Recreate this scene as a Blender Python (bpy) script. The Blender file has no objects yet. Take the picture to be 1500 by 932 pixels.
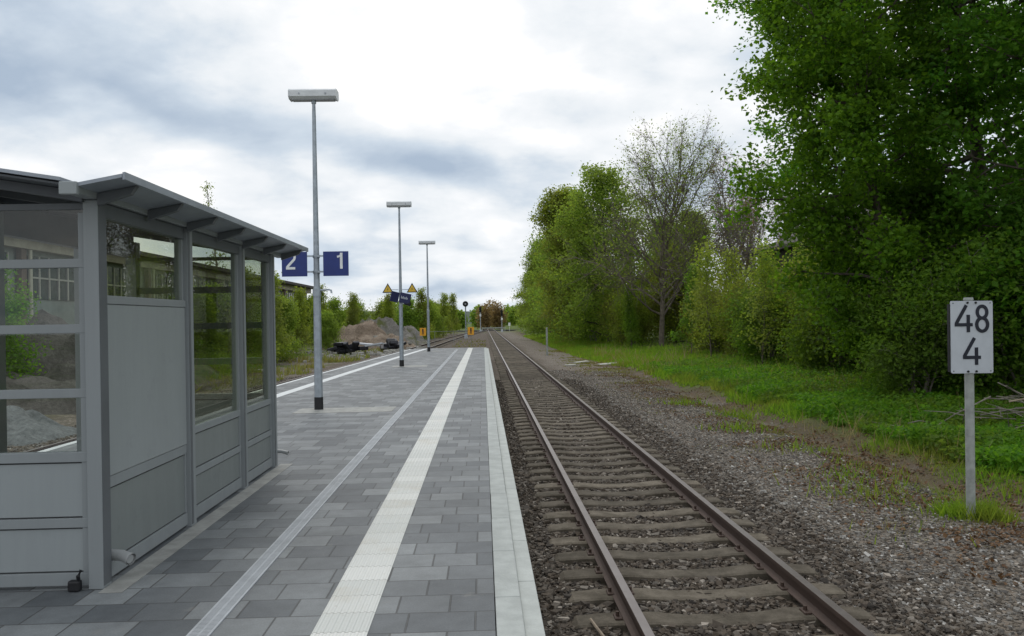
import bpy, math, random
import numpy as np
from mathutils import Matrix, Vector
R = math.radians
S = bpy.context.scene
C = S.collection

# ---------------------------------------------------------------- camera
F_PX, W_PX, H_PX = 1230.0, 1500.0, 932.0
yaw, pitch, roll = R(1.982), R(0.152), R(1.0)
f = Vector((math.sin(yaw)*math.cos(pitch), math.cos(yaw)*math.cos(pitch), math.sin(pitch)))
r = Vector((math.cos(yaw), -math.sin(yaw), 0)); u = r.cross(f)
r2 = r*math.cos(roll) - u*math.sin(roll); u2 = u*math.cos(roll) + r*math.sin(roll)
cam = bpy.data.objects.new('camera', bpy.data.cameras.new('camera')); C.objects.link(cam)
cam.data.sensor_width = 36; cam.data.sensor_fit = 'HORIZONTAL'
cam.data.lens = 36*F_PX/W_PX; cam.data.clip_end = 6000; cam.data.clip_start = 0.05
cam.matrix_world = Matrix(((r2.x, u2.x, -f.x, 0), (r2.y, u2.y, -f.y, 0), (r2.z, u2.z, -f.z, 1.65), (0, 0, 0, 1)))
S.camera = cam

# ---------------------------------------------------------------- sky, sun, exposure
SUN_EL, SUN_AZ = R(50), R(-8)            # azimuth from +Y towards +X
world = bpy.data.worlds.new('World'); S.world = world; world.use_nodes = True
wt = world.node_tree; wt.nodes.clear()
def wn(t, **k):
    n = wt.nodes.new(t)
    for a, b in k.items(): setattr(n, a, b)
    return n
def wmath(op, a, b=None, c=None, clamp=False):
    n = wn('ShaderNodeMath', operation=op); n.use_clamp = clamp
    for i, v in enumerate((a, b, c)):
        if v is None: continue
        if isinstance(v, (int, float)): n.inputs[i].default_value = v
        else: wt.links.new(v, n.inputs[i])
    return n.outputs[0]
sky = wn('ShaderNodeTexSky', sky_type='NISHITA'); sky.sun_disc = False
sky.sun_elevation = SUN_EL; sky.sun_rotation = SUN_AZ
tc = wn('ShaderNodeTexCoord'); sp = wn('ShaderNodeSeparateXYZ'); wt.links.new(tc.outputs['Generated'], sp.inputs[0])
dx, dy, dz = sp.outputs
den = wmath('ADD', wmath('MAXIMUM', dz, 0.0), 0.30)
cb = wn('ShaderNodeCombineXYZ')
wt.links.new(wmath('DIVIDE', dx, den), cb.inputs[0]); wt.links.new(wmath('DIVIDE', dy, den), cb.inputs[1])
def wnoise(scale, detail, rough, off, stretch=(1, 1, 1)):
    m = wn('ShaderNodeMapping'); m.inputs['Location'].default_value = off; m.inputs['Scale'].default_value = stretch
    wt.links.new(cb.outputs[0], m.inputs[0])
    n = wn('ShaderNodeTexNoise'); n.inputs['Scale'].default_value = scale
    n.inputs['Detail'].default_value = detail; n.inputs['Roughness'].default_value = rough
    n.inputs['Distortion'].default_value = 0.25
    wt.links.new(m.outputs[0], n.inputs['Vector']); return n.outputs[0]
def blob(cx, cz, sx, sz, tilt=0.0):
    # a soft bank of cloud in a fixed compass direction
    x = wmath('SUBTRACT', dx, cx); z = wmath('SUBTRACT', dz, cz)
    z = wmath('ADD', z, wmath('MULTIPLY', x, tilt))
    e = wmath('ADD', wmath('POWER', wmath('ABSOLUTE', wmath('DIVIDE', x, sx)), 2.0), wmath('POWER', wmath('ABSOLUTE', wmath('DIVIDE', z, sz)), 2.0))
    g = wmath('POWER', 2.718, wmath('MULTIPLY', e, -1.0))
    return wmath('MULTIPLY', g, wmath('GREATER_THAN', dy, 0.0))
n1 = wnoise(1.25, 9, 0.54, (3.1, 1.7, 0)); n2 = wnoise(3.6, 8, 0.58, (8.3, 4.2, 0)); n3 = wnoise(0.8, 4, 0.5, (1.3, 9.2, 0))
t = wmath('ADD', wmath('MULTIPLY', wmath('SUBTRACT', n1, 0.5), 1.9), wmath('MULTIPLY', wmath('SUBTRACT', n2, 0.5), 1.1))
vn_ = wn('ShaderNodeTexVoronoi', feature='SMOOTH_F1'); vn_.inputs['Scale'].default_value = 5.2; vn_.inputs['Smoothness'].default_value = 0.6
vm_ = wn('ShaderNodeVectorMath', operation='SCALE'); nc_ = wn('ShaderNodeTexNoise'); nc_.inputs['Scale'].default_value = 4.0; nc_.inputs['Detail'].default_value = 7
wt.links.new(cb.outputs[0], nc_.inputs['Vector']); wt.links.new(nc_.outputs['Color'], vm_.inputs[0]); vm_.inputs['Scale'].default_value = 0.42
va_ = wn('ShaderNodeVectorMath', operation='ADD'); wt.links.new(cb.outputs[0], va_.inputs[0]); wt.links.new(vm_.outputs[0], va_.inputs[1]); wt.links.new(va_.outputs[0], vn_.inputs['Vector'])
t = wmath('ADD', t, wmath('MULTIPLY', wmath('SUBTRACT', 0.42, vn_.outputs['Distance']), 0.60))
t = wmath('ADD', t, 0.66)
wob = wmath('MULTIPLY', wmath('SUBTRACT', n2, 0.5), 0.35)
def add_blob(t, amt, *a):
    g = blob(*a); g = wmath('MULTIPLY', g, wmath('ADD', 1.0, wmath('MULTIPLY', wob, 3.0)))
    return wmath('ADD', t, wmath('MULTIPLY', g, amt))
t = add_blob(t, 0.30, -0.03, 0.30, 0.26, 0.14)
t = add_blob(t, 0.20, 0.12, 0.17, 0.16, 0.10)
t = add_blob(t, -0.72, -0.29, 0.225, 0.21, 0.038, 0.16)
t = add_blob(t, -0.62, -0.06, 0.185, 0.12, 0.026, 0.12)
t = add_blob(t, -0.20, -0.50, 0.30, 0.16, 0.10)
t = add_blob(t, -0.36, 0.11, 0.235, 0.07, 0.022)
t = add_blob(t, -0.16, 0.02, 0.06, 0.30, 0.04)
cr = wn('ShaderNodeValToRGB'); wt.links.new(t, cr.inputs[0])
e = cr.color_ramp.elements
e[0].position = 0.0; e[0].color = (0.40, 0.49, 0.61, 1); e[1].position = 1.12 if False else 1.0; e[1].color = (1.0, 1.0, 1.0, 1)
for p_, c_ in ((0.35, (0.60, 0.68, 0.77, 1)), (0.62, (0.80, 0.84, 0.88, 1)), (0.85, (0.90, 0.92, 0.945, 1))):
    q = cr.color_ramp.elements.new(p_); q.color = c_
sc = wn('ShaderNodeVectorMath', operation='SCALE'); wt.links.new(cr.outputs[0], sc.inputs[0]); sc.inputs['Scale'].default_value = 10.0
gap = wmath('MULTIPLY', wmath('SUBTRACT', n3, 0.60), 6.0, clamp=True)
gap = wmath('MULTIPLY', gap, 0.35)
mx = wn('ShaderNodeMix', data_type='RGBA'); wt.links.new(gap, mx.inputs[0]); wt.links.new(sc.outputs[0], mx.inputs[6]); wt.links.new(sky.outputs[0], mx.inputs[7])
bg = wn('ShaderNodeBackground'); bg.inputs[1].default_value = 0.1; wt.links.new(mx.outputs[2], bg.inputs[0])
wo = wn('ShaderNodeOutputWorld'); wt.links.new(bg.outputs[0], wo.inputs[0])

sl = bpy.data.lights.new('sun', 'SUN'); sl.energy = 0.9; sl.angle = R(20); sl.color = (1, 0.96, 0.9)
sun = bpy.data.objects.new('sun', sl); C.objects.link(sun)
sd = Vector((math.sin(SUN_AZ)*math.cos(SUN_EL), math.cos(SUN_AZ)*math.cos(SUN_EL), math.sin(SUN_EL)))
sun.rotation_euler = sd.to_track_quat('Z', 'Y').to_euler(); sun.location = (0, 0, 30)

S.render.engine = 'CYCLES'
S.view_settings.view_transform = 'Standard'; S.view_settings.look = 'None'
S.view_settings.exposure = 0.08; S.view_settings.gamma = 1.0; S.view_settings.use_curve_mapping = False
S.cycles.max_bounces = 7; S.cycles.transparent_max_bounces = 24; S.cycles.diffuse_bounces = 4

# ---------------------------------------------------------------- materials
class Mat:
    def __init__(s, name):
        s.m = bpy.data.materials.new(name); s.m.use_nodes = True; s.t = s.m.node_tree
        s.b = s.t.nodes['Principled BSDF']; s.out = s.t.nodes['Material Output']; s._co = None
    def n(s, ty, **k):
        n = s.t.nodes.new(ty)
        for a, b in k.items(): setattr(n, a, b)
        return n
    def link(s, a, b): s.t.links.new(a, b)
    def co(s):
        if s._co is None: s._co = s.n('ShaderNodeNewGeometry').outputs['Position']
        return s._co
    def obj(s): return s.n('ShaderNodeTexCoord').outputs['Object']
    def map(s, v, scale=(1, 1, 1), loc=(0, 0, 0), rot=(0, 0, 0)):
        m = s.n('ShaderNodeMapping'); m.inputs['Scale'].default_value = scale; m.inputs['Location'].default_value = loc; m.inputs['Rotation'].default_value = rot
        s.link(v, m.inputs[0]); return m.outputs[0]
    def noise(s, scale, detail=4, rough=0.55, v=None, dist=0.0):
        n = s.n('ShaderNodeTexNoise'); n.inputs['Scale'].default_value = scale; n.inputs['Detail'].default_value = detail
        n.inputs['Roughness'].default_value = rough; n.inputs['Distortion'].default_value = dist
        s.link(v if v is not None else s.co(), n.inputs['Vector']); return n.outputs[0]
    def math(s, op, a, b=None, c=None, clamp=False):
        n = s.n('ShaderNodeMath', operation=op); n.use_clamp = clamp
        for i, v in enumerate((a, b, c)):
            if v is None: continue
            if isinstance(v, (int, float)): n.inputs[i].default_value = v
            else: s.link(v, n.inputs[i])
        return n.outputs[0]
    def mix(s, fac, a, b, blend='MIX'):
        n = s.n('ShaderNodeMix', data_type='RGBA', blend_type=blend)
        for i, v in ((0, fac), (6, a), (7, b)):
            if isinstance(v, (int, float)): n.inputs[i].default_value = v
            elif isinstance(v, tuple): n.inputs[i].default_value = (*v[:3], 1)
            else: s.link(v, n.inputs[i])
        return n.outputs[2]
    def ramp(s, fac, stops):
        n = s.n('ShaderNodeValToRGB'); s.link(fac, n.inputs[0]); el = n.color_ramp.elements
        for i, (p, c) in enumerate(stops):
            q = el[i] if i < 2 else el.new(p)
            q.position = p; q.color = (*c[:3], 1) if isinstance(c, tuple) else (c, c, c, 1)
        return n.outputs[0]
    def step(s, v, lo, hi):
        n = s.n('ShaderNodeMapRange', interpolation_type='SMOOTHSTEP'); n.inputs[1].default_value = lo; n.inputs[2].default_value = hi
        s.link(v, n.inputs[0]); return n.outputs[0]
    def bump(s, h, strength=0.5, dist=0.02):
        n = s.n('ShaderNodeBump'); n.inputs['Strength'].default_value = strength; n.inputs['Distance'].default_value = dist
        s.link(h, n.inputs['Height']); s.link(n.outputs[0], s.b.inputs['Normal'])
    def set(s, col=None, rough=None, metal=None, spec=None):
        for k, v in (('Base Color', col), ('Roughness', rough), ('Metallic', metal), ('Specular IOR Level', spec)):
            if v is None: continue
            if isinstance(v, (int, float)): s.b.inputs[k].default_value = v
            elif isinstance(v, tuple): s.b.inputs[k].default_value = (*v[:3], 1)
            else: s.link(v, s.b.inputs[k])
        return s

def paint(name, col, rough=0.5, var=0.18, scale=6, metal=0.0, bump=0.0, spec=0.4):
    m = Mat(name); a = tuple(c*(1-var) for c in col); b = tuple(c*(1+var) for c in col)
    n = m.noise(scale, 6, 0.62)
    m.set(m.mix(m.step(n, 0.3, 0.7), a, b), rough, metal, spec)
    if bump: m.bump(m.noise(scale*12, 4), bump, 0.01)
    return m.m

def leaf_mat(name, c1, c2, c3=None, trans=0.55):
    m = Mat(name); g = m.n('ShaderNodeNewGeometry')
    col = m.mix(g.outputs['Random Per Island'], c1, c2)
    oi = m.n('ShaderNodeObjectInfo')
    big = m.noise(0.55, 3, 0.5)
    if c3: col = m.mix(m.step(big, 0.42, 0.66), col, c3)
    hs = m.n('ShaderNodeHueSaturation'); m.link(col, hs.inputs['Color'])
    m.link(m.math('ADD', m.math('MULTIPLY', oi.outputs['Random'], 0.3), 0.85), hs.inputs['Value'])
    m.link(m.math('ADD', m.math('MULTIPLY', oi.outputs['Random'], 0.02), 0.49), hs.inputs['Hue'])
    m.set(hs.outputs[0], 0.55, 0, 0.2)
    tr = m.n('ShaderNodeBsdfTranslucent'); m.link(m.mix(1.0, hs.outputs[0], (1.7, 1.55, 1.0), 'MULTIPLY'), tr.inputs[0])
    ms = m.n('ShaderNodeMixShader'); ms.inputs[0].default_value = trans
    m.link(m.b.outputs[0], ms.inputs[1]); m.link(tr.outputs[0], ms.inputs[2]); m.link(ms.outputs[0], m.out.inputs[0])
    return m.m

M = {}
M['steel'] = paint('galvanised_steel', (0.36, 0.40, 0.44), 0.45, 0.15, 9, 0.35)
def weathered(name, col, rough, k=0.16):
    m = Mat(name); v = m.co(); n = m.noise(1.0, 6, 0.65, m.map(v, (7, 7, 0.5))); n2 = m.noise(5, 6, 0.7); n3 = m.noise(38, 3, 0.7)
    c = m.mix(m.step(n, 0.32, 0.70), tuple(x*(1-k) for x in col), tuple(x*(1+k) for x in col))
    c = m.mix(m.math('MULTIPLY', m.step(n2, 0.58, 0.76), 0.35), c, tuple(x*0.7 for x in col))
    c = m.mix(m.math('MULTIPLY', m.step(n3, 0.68, 0.78), 0.25), c, (0.30, 0.29, 0.27))
    m.set(c, m.math('ADD', m.math('MULTIPLY', n2, 0.25), rough-0.12), 0, 0.4); return m.m
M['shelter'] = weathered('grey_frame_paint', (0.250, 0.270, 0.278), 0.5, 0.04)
M['rubber'] = paint('rubber_seal', (0.035, 0.036, 0.038), 0.6)
M['shade_paint'] = paint('shaded_dark_paint', (0.115, 0.125, 0.135), 0.5, 0.08, 3)  # frame grey darkened, roof shade on rafters and headers put into the colour
M['panel'] = weathered('grey_panel', (0.29, 0.315, 0.322), 0.42, 0.035)
M['panel_shaded'] = weathered('shaded_grey_panel', (0.205, 0.225, 0.222), 0.42, 0.04)  # darker copy of the panel grey, tree shade on the front painted in
M['roof_sheet'] = paint('roof_sheet', (0.30, 0.33, 0.37), 0.4, 0.1, 4, 0.2)
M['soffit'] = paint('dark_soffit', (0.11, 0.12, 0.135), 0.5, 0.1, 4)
M['black'] = paint('black_plastic', (0.012, 0.012, 0.014), 0.5, 0.2, 8)
M['blue'] = paint('sign_blue', (0.022, 0.04, 0.19), 0.4, 0.08, 5)
M['navy'] = paint('sign_navy', (0.018, 0.022, 0.085), 0.45, 0.1, 5)
M['white'] = paint('white_paint', (0.78, 0.79, 0.80), 0.5, 0.05, 5)
M['white_grey'] = paint('enamel_grey_white', (0.50, 0.53, 0.58), 0.4, 0.07, 4)
M['lampwhite'] = paint('lamp_housing', (0.68, 0.70, 0.72), 0.4, 0.08, 5)
M['diffuser'] = paint('lamp_diffuser', (0.42, 0.44, 0.48), 0.3, 0.05, 5)
M['ink'] = paint('black_ink', (0.010, 0.012, 0.025), 0.5, 0.1, 5)
M['yellow'] = paint('sign_yellow', (0.72, 0.48, 0.05), 0.45, 0.1, 8)
M['orange'] = paint('sign_orange', (0.78, 0.36, 0.02), 0.45, 0.1, 8)
M['plastic_pipe'] = paint('grey_plastic_pipe', (0.33, 0.34, 0.34), 0.4, 0.06, 8)
M['edge_stone'] = paint('pale_concrete', (0.41, 0.43, 0.41), 0.8, 0.12, 5, bump=0.25)
M['edge_low'] = paint('pale_concrete_ledge', (0.46, 0.48, 0.455), 0.8, 0.10, 5, bump=0.25)
M['white_strip'] = paint('white_edge_strip', (0.66, 0.68, 0.68), 0.7, 0.08, 3, bump=0.2)
M['grate'] = paint('drain_grate', (0.40, 0.42, 0.44), 0.5, 0.12, 4, 0.0)
M['pit'] = paint('drain_pit', (0.035, 0.035, 0.035), 0.8)
M['tarp'] = paint('black_tarp', (0.025, 0.025, 0.032), 0.45, 0.3, 3, bump=0.4)
M['slab'] = paint('pale_slab', (0.42, 0.41, 0.36), 0.85, 0.15, 3, bump=0.5)
M['bark'] = paint('bark', (0.085, 0.07, 0.055), 0.9, 0.35, 5, bump=0.8)
M['bark_mid'] = paint('bark_mid', (0.15, 0.125, 0.10), 0.9, 0.3, 5, bump=0.6)
M['bark_pale'] = paint('bark_pale', (0.20, 0.18, 0.15), 0.9, 0.35, 4, bump=0.8)
M['dead'] = paint('dry_stick', (0.30, 0.24, 0.18), 0.9, 0.25, 8)
M['leaf_big'] = leaf_mat('leaf_big', (0.060, 0.175, 0.014), (0.125, 0.265, 0.022), (0.085, 0.195, 0.026))
M['leaf_bright'] = leaf_mat('leaf_bright', (0.070, 0.200, 0.015), (0.150, 0.310, 0.022), (0.085, 0.200, 0.015))
M['leaf_mid'] = leaf_mat('leaf_mid', (0.145, 0.245, 0.038), (0.255, 0.360, 0.055), (0.175, 0.250, 0.052))
M['leaf_yellow'] = leaf_mat('leaf_yellow', (0.165, 0.250, 0.034), (0.275, 0.350, 0.055), (0.195, 0.235, 0.065))
M['leaf_shrub'] = leaf_mat('leaf_shrub', (0.125, 0.190, 0.022), (0.220, 0.290, 0.034), (0.160, 0.165, 0.042))
M['leaf_green'] = leaf_mat('leaf_green', (0.085, 0.190, 0.020), (0.160, 0.280, 0.030), (0.110, 0.185, 0.030))
M['leaf_brown'] = leaf_mat('leaf_brown', (0.15, 0.105, 0.06), (0.22, 0.16, 0.09), None)
M['grass'] = leaf_mat('grass_blades', (0.115, 0.235, 0.022), (0.205, 0.330, 0.034), (0.175, 0.215, 0.040))
M['dead_grass'] = leaf_mat('dead_grass', (0.26, 0.20, 0.11), (0.38, 0.31, 0.18), None, 0.3)
M['grass_dry'] = leaf_mat('dry_grass', (0.125, 0.155, 0.035), (0.20, 0.22, 0.06), (0.17, 0.15, 0.07))
M['weeds'] = leaf_mat('weed_leaves', (0.065, 0.195, 0.016), (0.140, 0.300, 0.026), (0.12, 0.19, 0.030))
M['wall_pale'] = paint('pale_wall', (0.42, 0.42, 0.37), 0.85, 0.15, 1.2)
M['wall_green'] = paint('greenish_panel', (0.235, 0.265, 0.235), 0.8, 0.2, 0.8)
M['beam'] = paint('cream_beam', (0.40, 0.37, 0.29), 0.8, 0.15, 1)
M['brown_col'] = paint('brown_column', (0.16, 0.12, 0.09), 0.8, 0.2, 2)
M['pipe_pale'] = paint('pale_downpipe', (0.48, 0.47, 0.37), 0.6, 0.1, 2)
M['win_dark'] = paint('dark_window_glass', (0.045, 0.06, 0.06), 0.12, 0.4, 1.5)
M['roof_dark'] = paint('dark_roof', (0.075, 0.065, 0.06), 0.85, 0.25, 2)
M['house_dark'] = paint('dark_cladding', (0.06, 0.055, 0.042), 0.85, 0.25, 2)
M['grey_post'] = paint('grey_concrete_post', (0.33, 0.35, 0.33), 0.8, 0.18, 10, bump=0.3)
M['pale_rock'] = paint('pale_rock', (0.34, 0.33, 0.30), 0.9, 0.2, 6, bump=0.6)

def glass_mat(name, tint, k):
    m = Mat(name); m.t.nodes.remove(m.b)
    tr = m.n('ShaderNodeBsdfTransparent'); tr.inputs[0].default_value = (*tint, 1)
    gl = m.n('ShaderNodeBsdfGlossy'); gl.inputs['Roughness'].default_value = 0.0
    g = m.n('ShaderNodeNewGeometry'); d = m.n('ShaderNodeVectorMath', operation='DOT_PRODUCT')
    m.link(g.outputs['Normal'], d.inputs[0]); m.link(g.outputs['Incoming'], d.inputs[1])
    c = m.math('SUBTRACT', 1.0, m.math('ABSOLUTE', d.outputs['Value']))
    fr = m.math('MULTIPLY', m.math('ADD', 0.05, m.math('MULTIPLY', m.math('POWER', c, 5.0), 0.95)), k)
    ms = m.n('ShaderNodeMixShader')
    m.link(fr, ms.inputs[0]); m.link(tr.outputs[0], ms.inputs[1]); m.link(gl.outputs[0], ms.inputs[2]); m.link(ms.outputs[0], m.out.inputs[0])
    return m.m
M['glass'] = glass_mat('tinted_glass', (0.80, 0.83, 0.74), 0.9)
M['glass_clear'] = glass_mat('clear_glass', (0.90, 0.92, 0.90), 0.7)

def paver_mat():
    m = Mat('grey_pavers'); v = m.co()
    wob = m.noise(1.3, 2)
    b = m.n('ShaderNodeTexBrick'); b.offset = 0.5; b.offset_frequency = 2; b.squash = 1.25; b.squash_frequency = 3
    m.link(m.map(v, loc=(0.07, 0.02, 0)), b.inputs['Vector'])
    b.inputs['Scale'].default_value = 1.0; b.inputs['Brick Width'].default_value = 0.30; b.inputs['Row Height'].default_value = 0.30
    b.inputs['Mortar Size'].default_value = 0.007; b.inputs['Mortar Smooth'].default_value = 0.6; b.inputs['Bias'].default_value = -0.15
    b.inputs['Color1'].default_value = (0.104, 0.114, 0.122, 1); b.inputs['Color2'].default_value = (0.232, 0.246, 0.250, 1); b.inputs['Mortar'].default_value = (0.075, 0.076, 0.075, 1)
    cloud = m.noise(1.1, 6, 0.6); fine = m.noise(90, 3, 0.7); mid = m.noise(7, 5, 0.65)
    c = m.mix(1.0, b.outputs['Color'], m.ramp(cloud, [(0.3, 0.76), (0.7, 1.16)]), 'MULTIPLY')
    c = m.mix(1.0, c, m.ramp(mid, [(0.3, 0.86), (0.7, 1.12)]), 'MULTIPLY')
    c = m.mix(0.7, c, m.ramp(fine, [(0.3, 0.78), (0.7, 1.2)]), 'MULTIPLY')
    sand = m.noise(3.1, 5, 0.7)
    c = m.mix(m.math('MULTIPLY', m.step(sand, 0.60, 0.74), 0.35), c, (0.26, 0.25, 0.225))
    gum = m.n('ShaderNodeTexVoronoi', feature='F1'); gum.inputs['Scale'].default_value = 2.3; m.link(v, gum.inputs['Vector'])
    c = m.mix(m.math('MULTIPLY', m.math('LESS_THAN', gum.outputs['Distance'], 0.045), 0.45), c, (0.07, 0.07, 0.07))
    m.set(c, 0.62, 0, 0.4)
    h = m.math('ADD', m.math('MULTIPLY', b.outputs['Fac'], -1.0), m.math('MULTIPLY', fine, 0.15))
    m.bump(h, 0.55, 0.006)
    return m.m
M['paver'] = paver_mat()
M['paver_pale'] = paint('pale_paver_patch', (0.31, 0.31, 0.29), 0.75, 0.2, 5, bump=0.2)

def tactile_mat():
    m = Mat('white_tactile'); v = m.co()
    b = m.n('ShaderNodeTexBrick'); b.offset = 0; m.link(m.map(v, loc=(0.63, 0, 0)), b.inputs['Vector'])
    b.inputs['Scale'].default_value = 1.0; b.inputs['Brick Width'].default_value = 6.0; b.inputs['Row Height'].default_value = 0.30
    b.inputs['Mortar Size'].default_value = 0.004
    b.inputs['Color1'].default_value = (0.58, 0.59, 0.56, 1); b.inputs['Color2'].default_value = (0.70, 0.70, 0.665, 1); b.inputs['Mortar'].default_value = (0.36, 0.36, 0.33, 1)
    n = m.noise(1.6, 6, 0.65); sp_ = m.noise(22, 4, 0.7)
    c = m.mix(m.step(n, 0.5, 0.8), b.outputs['Color'], (0.54, 0.51, 0.44))
    c = m.mix(m.step(sp_, 0.60, 0.78), c, (0.42, 0.41, 0.36))
    m.set(c, 0.6, 0, 0.4); m.bump(m.math('MULTIPLY', b.outputs['Fac'], -1.0), 0.5, 0.006)
    return m.m
M['tactile'] = tactile_mat()

def stones_cols(m, v, scale, tint):
    vo = m.n('ShaderNodeTexVoronoi', feature='F1'); vo.inputs['Scale'].default_value = scale; m.link(v, vo.inputs['Vector'])
    sx = m.n('ShaderNodeSeparateColor'); m.link(vo.outputs['Color'], sx.inputs[0])
    c = m.ramp(sx.outputs[0], [(0.0, tuple(x*0.45 for x in tint)), (0.93, tuple(x*1.25 for x in tint)), (0.99, tuple(min(0.5, x*2.6) for x in tint))])
    c = m.mix(m.math('MULTIPLY', sx.outputs[1], 0.55), c, tuple((tint[0]*1.05, tint[1]*0.82, tint[2]*0.62)))
    return c, vo.outputs['Distance']
def ground_mat():
    m = Mat('ground'); v = m.co(); s = m.n('ShaderNodeSeparateXYZ'); m.link(v, s.inputs[0]); x, y = s.outputs[0], s.outputs[1]
    n1 = m.noise(0.35, 5, 0.6); n2 = m.noise(1.6, 6, 0.65); n3 = m.noise(0.12, 3)
    bal, d1 = stones_cols(m, v, 17, (0.125, 0.108, 0.090))
    gra, d2 = stones_cols(m, v, 26, (0.195, 0.178, 0.156))
    grass = m.mix(m.step(n2, 0.35, 0.65), (0.070, 0.110, 0.018), (0.115, 0.150, 0.028))
    soil = m.mix(n2, (0.075, 0.055, 0.036), (0.145, 0.110, 0.075))
    xw = m.math('ADD', x, m.math('MULTIPLY', m.math('SUBTRACT', n1, 0.5), 2.2))
    xw2 = m.math('ADD', xw, m.math('MULTIPLY', m.math('SUBTRACT', n2, 0.5), 1.2))
    c = m.mix(m.step(xw, 2.7, 3.9), bal, gra)
    # mossy, leaf-strewn margin between the gravel path and the verge
    c = m.mix(m.math('MULTIPLY', m.step(xw2, 5.3, 6.5), m.step(n2, 0.36, 0.62)), c, m.mix(m.step(n1, 0.4, 0.6), (0.135, 0.090, 0.048), (0.125, 0.130, 0.035)))
    c = m.mix(m.math('MULTIPLY', m.step(xw, 4.4, 5.2), m.step(n2, 0.56, 0.68)), c, (0.110, 0.110, 0.040))
    c = m.mix(m.step(xw2, 6.5, 7.2), c, soil)
    c = m.mix(m.step(xw2, 7.0, 7.9), c, grass)
    # left of the platform: stony ground with weeds, then wild grass
    lg = m.mix(m.step(n2, 0.45, 0.62), gra, (0.11, 0.095, 0.07))
    lg = m.mix(m.math('MULTIPLY', m.step(n1, 0.50, 0.62), m.step(y, 30.0, 60.0)), lg, grass)
    far = m.step(y, 150.0, 230.0)
    lg = m.mix(m.step(xw2, -11.0, -14.0), lg, m.mix(m.step(n1, 0.42, 0.6), gra, grass))
    c = m.mix(m.step(xw2, -8.6, -9.4), c, lg)
    c = m.mix(far, c, grass)
    m.set(c, 0.92, 0, 0.2)
    m.bump(m.math('ADD', m.math('MULTIPLY', d1, -1.0), n2), 0.9, 0.03)
    return m.m
M['ground'] = ground_mat()

def stone_mat(name, lo, hi, warm):
    m = Mat(name); g = m.n('ShaderNodeNewGeometry'); rp = g.outputs['Random Per Island']
    c = m.ramp(rp, [(0.0, lo), (0.90, hi), (0.99, tuple(min(0.55, x*2.3) for x in hi)), (0.5, warm)])
    n = m.noise(60, 3); c = m.mix(0.6, c, m.ramp(n, [(0.3, 0.7), (0.7, 1.25)]), 'MULTIPLY')
    m.set(c, 0.9, 0, 0.25); return m.m
M['ballast_stone'] = stone_mat('ballast_stone', (0.052, 0.045, 0.039), (0.155, 0.136, 0.115), (0.112, 0.088, 0.066))
M['grey_stone'] = stone_mat('grey_gravel', (0.080, 0.074, 0.068), (0.235, 0.225, 0.208), (0.175, 0.148, 0.118))
M['litter'] = leaf_mat('leaf_litter', (0.11, 0.060, 0.030), (0.20, 0.12, 0.06), None, 0.1)

def rail_mat():
    m = Mat('rusty_rail'); g = m.n('ShaderNodeNewGeometry'); s = m.n('ShaderNodeSeparateXYZ'); m.link(g.outputs['Normal'], s.inputs[0])
    top = m.step(s.outputs[2], 0.8, 0.97)
    p = m.n('ShaderNodeSeparateXYZ'); m.link(m.co(), p.inputs[0]); top = m.math('MULTIPLY', top, m.step(p.outputs[2], -0.572, -0.566))
    n = m.noise(5, 5, 0.6)
    rust = m.mix(n, (0.048, 0.029, 0.021), (0.088, 0.055, 0.042)); pol = m.mix(n, (0.15, 0.125, 0.115), (0.27, 0.24, 0.23))
    m.set(m.mix(top, rust, pol), m.mix(top, (0.75,)*3, (0.38,)*3), m.math('MULTIPLY', top, 0.6), 0.4)
    return m.m
M['rail'] = rail_mat()
def sleeper_mat():
    m = Mat('weathered_concrete_sleeper'); n = m.noise(4, 6, 0.65); n2 = m.noise(40, 4, 0.7); oi = m.n('ShaderNodeObjectInfo')
    c = m.mix(m.step(n, 0.3, 0.7), (0.088, 0.074, 0.055), (0.178, 0.152, 0.118))
    c = m.mix(0.6, c, m.ramp(n2, [(0.3, 0.7), (0.7, 1.25)]), 'MULTIPLY')
    hs = m.n('ShaderNodeHueSaturation'); m.link(c, hs.inputs['Color']); m.link(m.math('ADD', m.math('MULTIPLY', oi.outputs['Random'], 0.5), 0.75), hs.inputs['Value'])
    m.set(hs.outputs[0], 0.9, 0, 0.2); m.bump(n2, 0.5, 0.01); return m.m
M['sleeper'] = sleeper_mat()
def mound_mat(name, a, b, g=None):
    m = Mat(name); v = m.co(); n = m.noise(0.9, 7, 0.7); n2 = m.noise(9, 5, 0.7)
    c = m.mix(m.step(n, 0.3, 0.7), a, b)
    c = m.mix(0.8, c, m.ramp(n2, [(0.3, 0.6), (0.7, 1.35)]), 'MULTIPLY')
    if g: c = m.mix(m.step(m.noise(0.6, 5, 0.6), 0.52, 0.64), c, g)
    m.set(c, 0.95, 0, 0.15); m.bump(m.math('ADD', n, n2), 1.0, 0.12); return m.m
M['m_brown'] = mound_mat('brown_earth', (0.22, 0.165, 0.12), (0.36, 0.29, 0.225))
M['m_grey'] = mound_mat('grey_rubble', (0.17, 0.158, 0.14), (0.31, 0.29, 0.265), (0.14, 0.15, 0.06))
M['m_gravel'] = mound_mat('dark_gravel', (0.085, 0.080, 0.072), (0.165, 0.155, 0.14))
M['m_blue'] = mound_mat('grey_grit', (0.19, 0.205, 0.205), (0.28, 0.295, 0.295))
M['hill'] = paint('far_green', (0.05, 0.075, 0.045), 0.95, 0.3, 0.02)

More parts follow.
